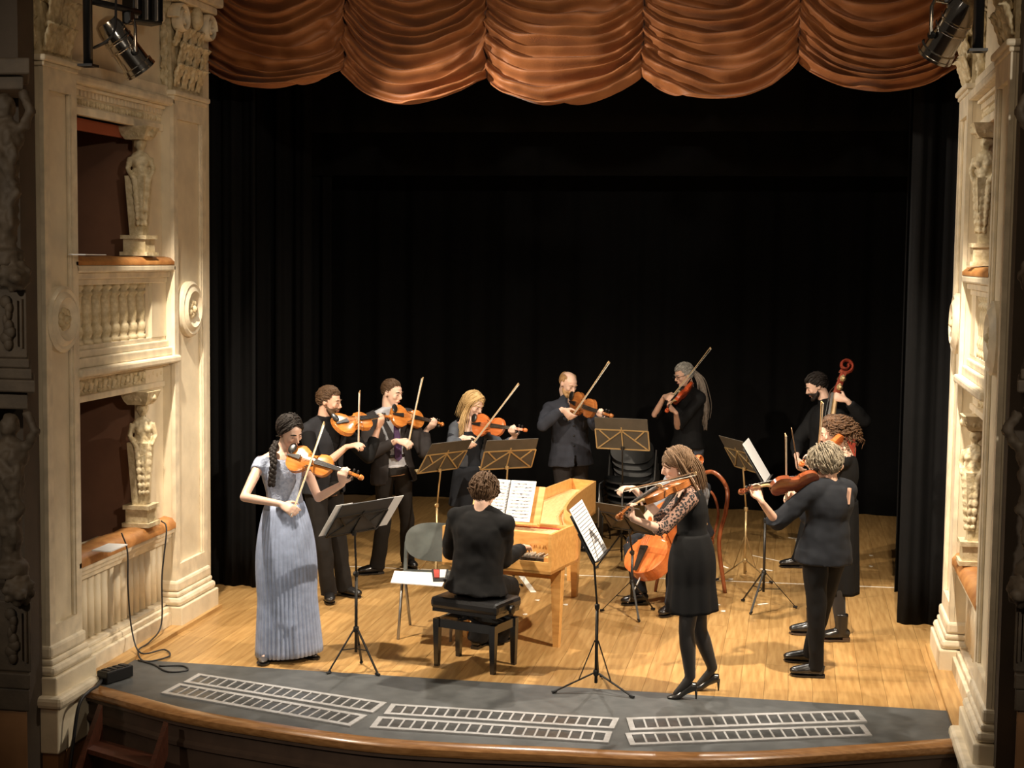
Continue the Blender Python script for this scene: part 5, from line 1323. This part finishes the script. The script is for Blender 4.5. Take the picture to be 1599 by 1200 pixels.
def strands(S, mt, paths, n, r=.009, jit=.012, nm='hair_lengths', seed=1, wave=.0, end=.35):
    """each path is a list of world points; n strands spread round each"""
    rg = random.Random(seed); mb = MB()
    for path, wdt in paths:
        for i in range(n):
            o1 = V((rg.gauss(0, 1), rg.gauss(0, 1), rg.gauss(0, .3))); q = []
            ph = rg.uniform(0, 6); ln = rg.uniform(.85, 1.04)
            for j, p in enumerate(path): q.append(V(p)+o1*(wdt[j] if hasattr(wdt, '__len__') else wdt)*.7)
            q = catmull(q, 5); q = q[:max(4, int(len(q)*min(1, ln)))]
            if wave: q = [p+V((math.sin(ph+a_*.9), math.cos(ph+a_*.8), 0))*wave*(a_/len(q)) for a_, p in enumerate(q)]
            mb.tube(q, [r*(1-(1-end)*a_/len(q)) for a_ in range(len(q))], 6)
    return world(mb, nm, mt, S['root'], smooth=True)
def beard(S, mt, thick=.006, full=True):
    hp = S['hp']; b = MB(); hs = 1; ax = S['ax']
    b.tube([hp(-.066, .012, -.03), hp(-.060, .040, -.068), hp(-.035, .072, -.096), hp(0, .083, -.104), hp(.035, .072, -.096), hp(.060, .040, -.068), hp(.066, .012, -.03)], [.009, .013, .016, .018, .016, .013, .009], 8)
    b.tube([hp(-.03, .082, -.058), hp(-.016, .096, -.044), hp(0, .100, -.042), hp(.016, .096, -.044), hp(.03, .082, -.058)], [.005, .0065, .006, .0065, .005], 8)
    if full: b.tube([hp(0, .030, -.046), hp(0, .034, -.064), hp(0, .047, -.092), hp(0, .054, -.110)], [(.0600, .0610), (.0545, .0545), (.040, .038), (.022, .022)], 14, hint=ax[0])
    return part_mesh(remesh(b, .007, 1), 'beard', mt, S['root'], S['base'], wrinkle(.002, 90, 5))
def lapels(S, mt, tv, wv, open_=.0):
    tp = S['tp']; pr = S['prof']
    for sg in (-1, 1):
        mb = MB(); d0 = pr[4][2]+.020
        q = [tp(tv, sg*(open_+.005), d0+.012), tp((tv+.95)/2, sg*(wv*.55+.05), d0+.004), tp(.90, sg*(wv+.045), d0-.045), tp(.97, sg*(wv+.012), d0-.07), tp((tv+.95)/2, sg*(wv*.5), d0+.012)]
        mb.prism(q, S['fwt']*.008); world(mb, 'lapel', mt, S['root'])
# ---- posture helpers for string players
def player(S, key, k, rib, chin_px, dyc, scroll_px, sgn, up, varnish, ilabel, frog, tip, blabel, neckpos=.445, cat='violin', wood='bow_wood', contact=.210, bowup=None, hoff=(0, 0, 0)):
    """builds the instrument and the bow, then returns hand poses that fit them"""
    L = .595*k; tail = P(*chin_px, S['Y']+dyc); sc = depth_for(tail, scroll_px, L, sgn)
    ax_ = (sc-tail).normalized(); hint = V(up); hz = (hint-ax_*hint.dot(ax_)).normalized(); hc = rib/2+.040*k+.0125   # strings' height plus bow
    if frog:                     # roll the top so that the bow lies across the strings, not into the body
        z_ = hz.copy()
        for it in range(6):
            cp_ = tail+ax_*contact*k+z_*hc; f0, t0, err = solve_bow(frog, tip, cp_); z2 = ax_.cross((t0-f0).normalized())
            if z2.length < .2: break
            z2.normalize(); z2 = z2 if z2.dot(hz) > 0 else -z2
            if z2.dot(hz) < .35: z2 = (z2+hz*.6).normalized()
            z_ = z2
        print('ROLL', S['label'][:20], 'deg %.0f' % math.degrees(math.acos(max(-1, min(1, z_.dot(hz))))))
        up = z_
    I = instrument(cat, key, k, rib, tail, sc, up, varnish, ilabel, cat, 'violins and violas held by the players')
    e = I['x'].cross(I['z'])                                     # E-string side
    if abs(e.dot(I['y'])) < .5: e = -I['y']
    np_ = ipt(I, neckpos, 0, .012)
    palm = np_+e*.040-I['z']*.030+V(hoff)
    dl = (I['z']*.85+I['x']*.10-e*.25).normalized()
    S['handL'] = dict(palm=palm, d=dl, n=-e, curl=(.75, .8, .85, .9))
    if frog:
        cpt = tail+I['x']*contact*k+I['z']*hc
        f0, t0, err = solve_bow(frog, tip, cpt)
        bd_ = (t0-f0).normalized(); bd_ = (bd_-I['z']*bd_.dot(I['z'])).normalized() if abs(bd_.dot(I['z'])) < .6 else bd_
        ln_ = (cpt-f0).dot(bd_); ln_ = max(.12, min(.66, ln_)); f0 = cpt-bd_*ln_; t0 = f0+bd_*.74     # rests on the strings
        print('BOW', S['label'][:18], 'err %.3f' % err, 'viol len %.2f' % (sc-tail).length, 'bow %.2f' % (t0-f0).length)
        B = bow(f0, t0, I['z'], blabel, wood)
        S['B'] = B
        hx = B['x']
        S['frog'] = f0+hx*.035
    S['I'] = I; return S
def right_hand(S, elbow_px, tilt=.35):
    """bow hold: fingers cross the stick, palm on its outer side"""
    F = S['frog']; B = S['B']; e = P(*elbow_px[:2], S['Y']+(elbow_px[2] if len(elbow_px) > 2 else 0))
    fd = (F-e).normalized(); d_ = fd-B['x']*(fd.dot(B['x'])*.75)-Z*tilt; d_ = d_.normalized()
    n_ = -B['z']; n_ = (n_-d_*n_.dot(d_)).normalized()
    S['handR'] = dict(palm=F-d_*.050-n_*.020, d=d_, n=n_, curl=(.5, .7, .75, .65)); S['elbowR'] = elbow_px; return S
def curls(S, mt, n, rad, r, spread, down, seed=1, nm='curls', turns=2.2, cr=.014):
    rg = random.Random(seed); hp = S['hp']; mb = MB()
    for i in range(n):
        th = rg.uniform(-.2, 1.5); g = rg.uniform(math.pi*.86, math.pi*2.14)
        x, y, z = math.cos(th)*math.cos(g), math.cos(th)*math.sin(g), math.sin(th)
        p = V((x*.082, -.014+y*.098, .035+z*.09)); L = rg.uniform(.6, 1.)*down
        ex = V((p.x*(1+spread), p.y*(1+spread)-.01, p.z-L*(1-.5*z))); q = []
        ph = rg.uniform(0, 6); m_ = 14
        for j in range(m_+1):
            t = j/m_; c = p.lerp(ex, t)+V((p.x, p.y, 0)).normalized()*.03*math.sin(math.pi*t)*rad
            a = ph+t*turns*2*math.pi; c = c+V((math.cos(a), math.sin(a), .5*math.cos(a+1)))*cr*min(1, t*4)
            q.append(hp(*c))
        mb.tube(q, [r*(1-.5*j/m_) for j in range(m_+1)], 5)
    return world(mb, nm, mt, S['root'], smooth=True)

VL, VA = ('violin', 1.0, .032), ('viola', 1.11, .038)
# ---- woman in the pale blue gown
S = dict(label='woman in a long pale blue gown with a dark braid, playing at the far left', Y=.30, H=1.72, fem=True, yaw=-58, hyaw=-36, hpitch=24, hroll=-6, neck=(439, 706), head=(453, 675), pelvis=(446, 815), skin='skin_pale', hairmat='hair_dark',
         feet=[((476, 1024), None, -40), ((414, 1032), None, -78)], elbowR=(381, 777), elbowL=(497, 778))
player(S, *VL, (450, 713), -.10, (567, 746), -1, (.05, -.55, .85), 'varnish_amber', 'amber violin held by the woman in the blue gown', (456, 806), (507, 661), 'pale bow of the woman in the blue gown')
right_hand(S, (381, 777, -.1)); person(S)
top_garment(S, 'bodice', 'lace_blue', .18, .95, .008, 0, (.12, .12), .012, None, 0, .003, .010, 2, lowneck=.05)
skirt(S, 'cloth_blue', S['tp'](.26), V((S['base'].x+.02, S['base'].y+.03, .035)), (.135, .11), (.235, .21), 44, .045, 'skirt', 3, sharp=.8, mid=.03)
sk = MB().tube([S['tp'](.25), S['tp'](.29)], [(.133, .108), (.128, .104)], 24, hint=S['rtt']); world(sk, 'waist_band', 'lace_blue', S['root'], smooth=True)
shoes(S, 'shoe_silver', 'pump', .02)
hair_cap(S, 'hair_dark', .086, -.03, -.09, 1.0, .005, 1, flow='part', sl=.09)
strands(S, 'hair_dark', [([S['hp'](.015, .06, .10), S['hp'](.074, .03, .05), S['hp'](.082, .0, -.01), S['hp'](.05, -.07, -.06)], .008), ([S['hp'](-.015, .06, .10), S['hp'](-.072, .03, .045), S['hp'](-.08, .0, -.02), S['hp'](-.05, -.06, -.06)], .008)], 16, .0042, seed=2, nm='hair_front')
bp = catmull([P(432, 692, .30), P(426, 705, .20), P(427, 722, .14), P(425, 742, .13), P(424, 757, .13)], 6); br = MB()
for i, p in enumerate(bp):
    for sg in (-1, 1): br.ell(p+V((.013*sg*math.cos(i*1.3), .012*math.sin(i*1.3)*sg, 0)), (.017, .016, .02), None, 8, 6)
soft(world(br, 'braid', 'hair_dark', S['root']), 90)
# ---- man in dark shirt with viola
S = dict(label='bearded man in a black shirt and waistcoat, in profile playing a viola', Y=2.15, H=1.80, yaw=-28, hyaw=-8, hpitch=8, neck=(506, 658), head=(514, 628), pelvis=(505, 757), skin='skin', hairmat='hair_brown', bulk=1.04,
         feet=[((538, 931), (530, 858, .0), -22), ((514, 939), (506, 862, -.05), -70)], elbowR=(492, 748), elbowL=(575, 714))
player(S, *VA, (522, 666), -.16, (613, 650), 1, (.25, -.72, .64), 'varnish_amber', 'pale amber viola held level by the bearded man at the left', None, None, '')
I = S['I']; cpt = ipt(I, .21)+I['z']*(I['rib']/2+.040*I['k']+.0125); bdir_ = I['x'].cross(I['z']).normalized(); bdir_ = bdir_ if bdir_.z > 0 else -bdir_; bdir_ = (bdir_*.80+I['x']*.60).normalized(); fr_ = cpt-bdir_*.42
S['B'] = bow(fr_, fr_+bdir_*.74, I['z'], 'dark bow of the bearded man at the left', 'bow_dark'); S['frog'] = fr_+bdir_*.04; print('P2BOW', proj(fr_), proj(fr_+bdir_*.74), fr_)
right_hand(S, (492, 740, -.15)); person(S)
top_garment(S, 'shirt', 'cloth_black', .05, .98, .010, 0, (.85, .78), .014, None, .25, .005, .012, 5)
top_garment(S, 'waistcoat', 'cloth_charcoal', -.12, .95, .022, .012, (.0, .0), .014, (.55, .07, .012), 0, .006, .012, 6)
trousers(S, 'cloth_trouser'); shoes(S, 'shoe_black', 'flat', .025); hair_cap(S, 'hair_brown', .070, .0, -.06, .8, .005, 3, up=.018, lift=.004, sl=.08); beard(S, 'hair_brown')
# ---- man in suit with purple tie
S = dict(label='man in an open dark suit, white shirt and purple tie, playing a violin', Y=3.25, H=1.80, yaw=-52, hyaw=-22, hpitch=12, neck=(607, 643), head=(612, 614), pelvis=(613, 728), skin='skin_pale', hairmat='hair_brown',
         feet=[((636, 886), (635, 812, .0), -50), ((588, 897), (600, 815, .0), -150)], elbowR=(574, 712), elbowL=(662, 706))
player(S, *VL, (610, 648), -.19, (694, 663), 1, (0, -.4, .92), 'varnish_amber', 'bright orange violin of the man with the purple tie', (617, 697), (641, 587), 'pale upright bow of the man with the purple tie')
right_hand(S, (574, 712, -.2)); person(S)
top_garment(S, 'shirt', 'shirt_white', -.02, .98, .008, 0, (.9, .9), .008, None, .12, .003, .012, 7)
top_garment(S, 'suit_jacket', 'cloth_suit', -.30, .97, .024, .03, (.93, .93), .018, (.30, .085, .055), 0, .007, .012, 8); lapels(S, 'cloth_suit', .32, .085, .05)
tie = MB(); tp = S['tp']; d0 = S['prof'][4][2]+.014
tie.prism([tp(.97, -.014, d0-.05), tp(.97, .014, d0-.05), tp(.93, .012, d0-.01), tp(.5, .032, d0+.004), tp(.16, .034, d0+.004), tp(.11, 0, d0+.004), tp(.16, -.034, d0+.004), tp(.5, -.032, d0+.004), tp(.93, -.012, d0-.01)], S['fwt']*.008); world(tie, 'tie', 'tie_purple', S['root'])
trousers(S, 'cloth_trouser'); bl_ = MB().tube([tp(.17), tp(.225)], [(S['prof'][2][1]+.014, S['prof'][2][2]+.014)]*2, 24, hint=S['rtt']); bo = world(bl_, 'belt', 'belt', S['root'], smooth=True); world(MB().obox(tp(.197, 0, S['prof'][2][2]+.016), S['rtt'], S['axis'], S['fwt'], .024, .018, .004), 'buckle', 'silver', bo)
shoes(S, 'shoe_black', 'flat', .025); hair_cap(S, 'hair_brown', .080, .01, -.055, .3, .003, 4, lift=.004)
# ---- blonde woman
S = dict(label='blonde long-haired woman in a navy dress and grey cardigan, playing a violin', Y=3.65, H=1.68, fem=True, yaw=-58, hyaw=-32, hpitch=24, neck=(733, 657), head=(739, 632), pelvis=(736, 744), skin='skin_pale', hairmat='hair_blonde',
         feet=[((748, 890), None, -60), ((722, 892), None, -60)], elbowR=(703, 700), elbowL=(784, 700))
player(S, *VL, (739, 663), -.11, (822, 672), -1, (0, -.42, .9), 'varnish_orange', 'orange violin of the blonde woman', (743, 704), (785, 599), 'pale bow of the blonde woman')
right_hand(S, (703, 700, -.15)); person(S)
top_garment(S, 'dress_top', 'cloth_navy', .0, .95, .010, 0, (.3, .3), .010, None, 0, .004, .012, 9, lowneck=.14)
top_garment(S, 'cardigan', 'cloth_cardigan', -.12, .95, .020, .015, (.85, .85), .012, (.35, .075, .05), 0, .005, .012, 10)
skirt(S, 'cloth_navy', S['tp'](.2), S['tp'](-.50), (.15, .12), (.215, .18), 9, .05, 'skirt', 5); leg_sleeve(S, 'tights', 'tights_pink'); shoes(S, 'shoe_black', 'pump', .02)
hair_cap(S, 'hair_blonde', .070, -.05, -.09, .8, .003, 5, flow='part', sl=.10, n_st=520)
hp = S['hp']; strands(S, 'hair_blonde', [([hp(.02, .05, .105), hp(.075, .035, .05), hp(.085, .01, -.05), P(722, 660, 3.52), P(720, 684, 3.50)], [.008, .012, .014, .02, .018]), ([hp(-.02, .05, .105), hp(-.074, .03, .04), hp(-.08, -.02, -.06), hp(-.07, -.07, -.17)], [.008, .012, .014, .02]), ([hp(0, -.09, .05), hp(0, -.11, -.06), hp(0, -.11, -.2)], .035)], 46, .0052, seed=4)
# ---- balding man
S = dict(label='balding ginger-bearded man in a buttoned slate jacket, playing a viola', Y=4.7, H=1.80, yaw=-66, hyaw=-42, hpitch=24, neck=(888, 628), head=(887, 600), pelvis=(891, 706), skin='skin_pale', hairmat='hair_ginger', bulk=1.05,
         feet=[((905, 858), None, -60), ((878, 860), None, -80)], elbowR=(847, 664), elbowL=(930, 664))
player(S, *VA, (893, 628), -.13, (955, 650), -1, (.1, -.85, .5), 'varnish_brown', 'broad brown viola of the balding man', (893, 658), (955, 568), 'pale bow of the balding man')
right_hand(S, (847, 664, -.15)); person(S)
top_garment(S, 'jacket', 'cloth_jacket', -.27, .99, .022, .03, (.93, .93), .018, (.95, .02, .0), .35, .009, .012, 11)
for i in range(4): soft(world(MB().ell(S['tp'](.75-.2*i, 0, S['prof'][4][2]+.024-.006*i), (.010, .010, .010)), 'button', 'ebony', S['root']), 90)
trousers(S, 'cloth_suit'); shoes(S, 'shoe_black', 'flat', .025); hair_cap(S, 'hair_ginger', .16, .03, -.06, .15, .002, 6, crown=.088, sr=.0025, lift=.003); beard(S, 'hair_ginger')
# ---- woman with long grey hair and glasses
S = dict(label='woman with long grey hair and glasses in a black top, playing near the backdrop', Y=5.9, H=1.80, fem=True, yaw=228, hyaw=212, hpitch=18, neck=(1077, 611), head=(1068, 586), pelvis=(1074, 694), skin='skin', hairmat='hair_grey',
         feet=[((1085, 822), None, 200), ((1062, 824), None, 190)], elbowR=(1022, 648), elbowL=(1058, 667))
player(S, *VL, (1079, 604), -.12, (1038, 642), -1, (-.75, -.2, .6), 'varnish_red', 'red violin of the grey-haired woman near the backdrop', (1042, 625), (1095, 535), 'pale bow raised by the grey-haired woman near the backdrop')
right_hand(S, (1022, 648, -.2)); person(S)
top_garment(S, 'top', 'cloth_black', -.05, .96, .024, .02, (.5, .5), .018, None, 0, .006, .012, 12)
trousers(S, 'cloth_skirt_grey', 'trousers', .11, .10, .10); shoes(S, 'shoe_black', 'flat', .02); hair_cap(S, 'hair_grey', .066, -.03, -.085, .8, .004, 7)
hp = S['hp']; strands(S, 'hair_silver_brown', [([hp(0, -.10, .03), P(1094, 596, 5.93), P(1100, 630, 5.93), P(1101, 672, 5.93)], [.01, .022, .03, .02])], 60, .0055, seed=6, nm='ponytail', wave=.006)
gl = MB()
for sg in (-1, 1):
    gl.tube([hp(.034*sg+.022*math.cos(g), .100, .006+.016*math.sin(g)) for g in [q_*math.pi/7 for q_ in range(15)]], .0022, 5); gl.tube([hp(.055*sg, .095, .01), hp(.078*sg, .0, .01)], .0022, 5)
gl.tube([hp(-.012, .103, .008), hp(.012, .103, .008)], .0022, 5); world(gl, 'glasses', 'black_metal', S['root'])
# ---- seated cellist
fwc = V((-.62, -.78, 0)).normalized(); pc = bw_+Z*.578-fwc*.02
S = dict(label='seated cellist in a grey shirt, mostly hidden behind the woman in heels', Y=pc.y-.13, dyp=.13, H=1.74, yaw=-128, hyaw=-125, hpitch=18, neck=(1072, 748), head=(1066, 722), pelvis=proj(pc), skin='skin', hairmat='hair_dark',
         feet=[((1050, 960), P(1056, 862, 2.60), -120), ((1000, 944), P(984, 850, 2.80), -150)], elbowR=(1024, 802), elbowL=(1090, 800))
tail = P(1000, 902, 2.36); scl = depth_for(tail, (1094, 712), 1.25, 1)
I = instrument('cello', 'cello', 2.1, .118, tail, scl, fwc+V((0, 0, .25)), 'varnish_orange', 'orange cello standing between the knees of the seated cellist', 'cello', None, .8)
cpt = ipt(I, .212)+I['z']*(.059+.040*2.1+.013); bd = I['y'].copy()
if proj(cpt+bd*.5)[0] < proj(cpt)[0]: bd = -bd
B = bow(cpt-bd*.12, cpt+bd*.60, I['z'], 'cello bow crossing the strings of the orange cello', 'bow_dark', .71)
S['B'] = B; S['frog'] = B['o']+B['x']*.04; right_hand(S, (1024, 802, -.2), .6)
npt = ipt(I, .46, 0, .03); S['handL'] = dict(palm=npt+I['z']*.02+V((.05, .02, .0)), d=(-I['y'] if I['y'].x > 0 else I['y'])*.8+I['z']*.3, n=-I['z'], curl=.6)
person(S)
top_garment(S, 'shirt', 'shirt_grey', -.02, .98, .014, .0, (.55, .5), .018, None, .1, .006, .012, 13); top_garment(S, 'waistcoat', 'cloth_charcoal', -.14, .93, .022, .03, (0, 0), .014, (.5, .08, .02), 0, .006, .012, 14)
trousers(S, 'cloth_charcoal', hem=.08); shoes(S, 'shoe_black', 'flat', .025); hair_cap(S, 'hair_dark', .066, .0, -.06, .9, .005, 8)
# ---- woman in black dress and heels
S = dict(label='woman in a short black dress and high heels, long brown hair, at the front', Y=.0, H=1.64, fem=True, yaw=186, hyaw=188, hpitch=17, neck=(1077, 760), head=(1058, 727), pelvis=(1083, 868), dyp=.0, skin='skin_pale', hairmat='hair_light_brown', lift=.065, bulk=1.0,
         feet=[((1077, 1093), (1072, 985, -.03), 190), ((1112, 1079), (1092, 984, .02), 188)], elbowR=(1036, 812, .3), elbowL=(1034, 828))
player(S, *VA, (1068, 753), -.09, (962, 807), -1, (.05, .45, .88), 'varnish_brown', 'brown viola of the woman in heels', None, None, '')
I = S['I']; cpt = ipt(I, .22, 0, .055); cpt = ipt(I, .21)+I['z']*(I['rib']/2+.040*I['k']+.0125); bdir_ = I['x'].cross(I['z']).normalized(); bdir_ = bdir_ if bdir_.y < 0 else -bdir_; fr_ = cpt-bdir_*.38; bx_ = bdir_
S['B'] = bow(fr_, fr_+bx_*.74, I['z'], 'bow of the woman in heels, pointing away behind her viola', 'bow_dark'); S['frog'] = fr_+bx_*.04; right_hand(S, (1036, 812, .3)); person(S)
top_garment(S, 'dress', 'cloth_black', .02, .95, .010, 0, (.0, .0), .010, None, 0, .003, .011, 15, lowneck=.08)
sl = MB(); k_ = S['k']
for sg in (-1, 1):
    s_, e, w2 = S['arms'][sg][:3]; ss = MB().tube([lerp(S['tp'](.93, sg*.05), s_, .6), s_, lerp(s_, e, .5), e], [.058, .056, .049, .044], 14); ss.tube([e, lerp(e, w2, .22)], [.044, .044], 14)
    part_mesh(remesh(ss, .010, 2), 'lace_sleeve', 'lace_black', S['root'], S['base'])
skirt(S, 'cloth_black', S['tp'](.32), V((S['Pe'].x-.0, S['Pe'].y, P(1080, 953, 0).z)), (.125, .10), (.185, .165), 9, .06, 'skirt', 6, mid=.02)
leg_sleeve(S, 'tights', 'tights_black', .004); shoes(S, 'shoe_black', 'heel')
hair_cap(S, 'hair_light_brown', .068, -.04, -.09, .8, .003, 9, flow='part', sl=.11, n_st=520)
hp = S['hp']; strands(S, 'hair_light_brown', [([hp(-.02, .02, .115), hp(-.078, -.01, .05), hp(-.085, -.03, -.04), P(1085, 765, -.06), P(1098, 792, -.02)], [.008, .014, .018, .02, .012]), ([hp(.0, -.05, .11), hp(0, -.105, .0), hp(0, -.12, -.1), P(1101, 780, .05)], [.02, .03, .03, .02]), ([hp(.02, .02, .115), hp(.076, -.02, .05), hp(.08, -.05, -.06), hp(.07, -.09, -.18)], [.008, .014, .018, .018])], 52, .0052, seed=7)
soft(world(MB().ell(hp(-.084, .0, -.042), .009), 'earring', 'pearl', S['root']), 90)
# ---- woman with short grey hair, from behind
S = dict(label='woman with short ash hair seen from behind in a navy blouse, playing', Y=.65, H=1.64, fem=True, yaw=130, hyaw=160, hpitch=14, neck=(1298, 756), head=(1287, 724), pelvis=(1288, 852), skin='skin', hairmat='hair_ash', bulk=1.14,
         feet=[((1273, 1058), (1276, 955, -.02), 180), ((1262, 1036), (1284, 950, .04), 176)], elbowR=(1262, 806, .35), elbowL=(1213, 816))
player(S, *VL, (1277, 751), -.06, (1152, 767), -1, (.0, .35, .93), 'varnish_dark', 'dark red violin of the short-haired woman in the navy blouse', (1234, 791), (1234, 680), 'upright bow of the short-haired woman in the navy blouse', wood='bow_dark')
right_hand(S, (1262, 806, .35)); person(S)
top_garment(S, 'blouse', 'cloth_navy', -.28, .98, .028, .02, (.60, .7), .030, None, .03, .008, .012, 16)
bk2 = S['fwt']*-1; sp_ = S['tp'](.86, .045)+bk2*(S['prof'][5][2]+.030)
world(MB().obox(sp_, S['rtt'], S['axis'], S['fwt'], .007, .055, .012), 'keyhole_slit', 'skin', S['root'])
trousers(S, 'cloth_black', 'trousers', .094, .060, .048, .05); shoes(S, 'shoe_black', 'flat', .02); hair_cap(S, 'hair_ash', .05, -.03, -.07, 1.3, .010, 10, fr=34, flow='down', lift=.016, sr=.0042, sl=.075, n_st=520)
# ---- curly-haired woman
S = dict(label='curly-haired woman in a sleeveless black dress and boots, playing beside the bass', Y=1.85, H=1.72, fem=True, yaw=178, hyaw=184, hpitch=20, neck=(1318, 704), head=(1301, 675), pelvis=(1312, 806), skin='skin_pale', hairmat='hair_curly',
         feet=[((1313, 1002), None, 188), ((1268, 992), (1290, 905, .0), 185)], elbowR=(1290, 748, .3), elbowL=(1287, 750))
player(S, *VL, (1312, 692), -.09, (1247, 725), -1, (.05, .2, .95), 'varnish_orange', 'orange violin of the curly-haired woman', (1267, 714), (1274, 628), 'thin upright bow of the curly-haired woman', wood='bow_wood')
right_hand(S, (1290, 748, .3)); person(S)
top_garment(S, 'dress_top', 'cloth_black', -.05, .93, .016, 0, (.0, .0), .012, None, 0, .004, .012, 17, lowneck=.05)
skirt(S, 'cloth_black', S['tp'](.25), V((S['Pe'].x, S['Pe'].y, P(1312, 925, 1.85).z)), (.15, .12), (.17, .15), 7, .05, 'skirt', 8); leg_sleeve(S, 'tights', 'tights_black', .006); shoes(S, 'shoe_black', 'boot', .035)
hair_cap(S, 'hair_curly', .062, -.03, -.085, 1.0, .008, 12, n_st=100); curls(S, 'hair_curly', 230, 1.5, .0058, .50, .19, 13)
# ---- double bass and its player
S = dict(label='bearded man in black with the double bass at the back right', Y=4.74, H=1.84, yaw=205, hyaw=192, hpitch=24, neck=(1291, 636), head=(1275, 604), pelvis=(1288, 726), skin='skin_pale', hairmat='hair_dark',
         feet=[((1246, 887), None, 186), ((1284, 880), None, 190)], elbowR=(1244, 692, -.1), elbowL=(1350, 657, -.2))
tail = P(1297, 870, 3.92); scl = depth_for(tail, (1325, 562), 1.84, 1)
I = instrument('double_bass', 'bass', 3.1, .20, tail, scl, (-1, -.12, .1), 'varnish_bass', 'dark red double bass rising behind the curly-haired woman', 'double bass', None, .8)
npt = ipt(I, .475, 0, .0); S['handL'] = dict(palm=P(1312, 622, npt.y-.05), d=V((-.9, .1, .25)), n=V((-.1, .9, -.1)), curl=(.5, .55, .6, .6))
S['handR'] = dict(palm=P(1246, 724, 4.50), d=V((.2, -.2, -.9)), n=V((.6, .4, 0)), curl=.6); person(S)
bf = P(1246, 730, 4.46); bow(bf, depth_for(bf, (1236, 670), .7, -1), (0, -1, 0), 'bass bow held low by the double bass player', 'bow_dark', .71)
top_garment(S, 'shirt', 'cloth_black', -.2, .98, .018, .015, (.93, .93), .018, None, .3, .007, .012, 18); trousers(S, 'cloth_black'); shoes(S, 'shoe_black', 'flat', .025); hair_cap(S, 'hair_dark', .066, .0, -.055, .7, .006, 14, up=.010, lift=.009); beard(S, 'hair_dark')
# ---- harpsichordist
kh = lambda a: hp_key(a)
def hp_key(a): 
    p = FL+fdir*a+sdir*.10; p.z = .768; return p
yawh = math.degrees(math.atan2(sdir.y, sdir.x))
pb_ = bc+Z*.598
kn = lambda sg: V((pb_.x, pb_.y, 0))+sdir*.43+fdir*.075*sg+Z*.485
S = dict(label='harpsichordist in a black suit seen from behind on the piano bench', Y=pb_.y, H=1.72, yaw=yawh, hyaw=yawh-6, hpitch=16, neck=(752, 800), head=(757, 769), pelvis=proj(pb_), skin='skin_pale', hairmat='hair_brown', bulk=1.04,
         feet=[((746, 1012), kn(-1), yawh), ((776, 1006), kn(1), yawh-10)], elbowR=(785, 876, .1), elbowL=(703, 862, .1))
S['handR'] = dict(palm=hp_key(.62), d=sdir-Z*.15-fdir*.15, n=-Z, curl=(.35, .4, .4, .4)); S['handL'] = dict(palm=hp_key(.30), d=sdir-Z*.15+fdir*.15, n=-Z, curl=(.35, .4, .4, .4)); person(S)
top_garment(S, 'suit_jacket', 'cloth_black', -.14, .99, .026, .045, (.95, .95), .022, None, .1, .009, .012, 19)
trousers(S, 'cloth_black', 'trousers', .095, .078, .08, .06); shoes(S, 'shoe_black', 'flat', .025); hair_cap(S, 'hair_brown', .055, -.01, -.08, 1.2, .009, 15, fr=34, flow='down', lift=.014, sr=.0042, sl=.065, n_st=460); curls(S, 'hair_brown', 60, .6, .006, .08, .03, 16, 'hair_tufts', .8, .011)
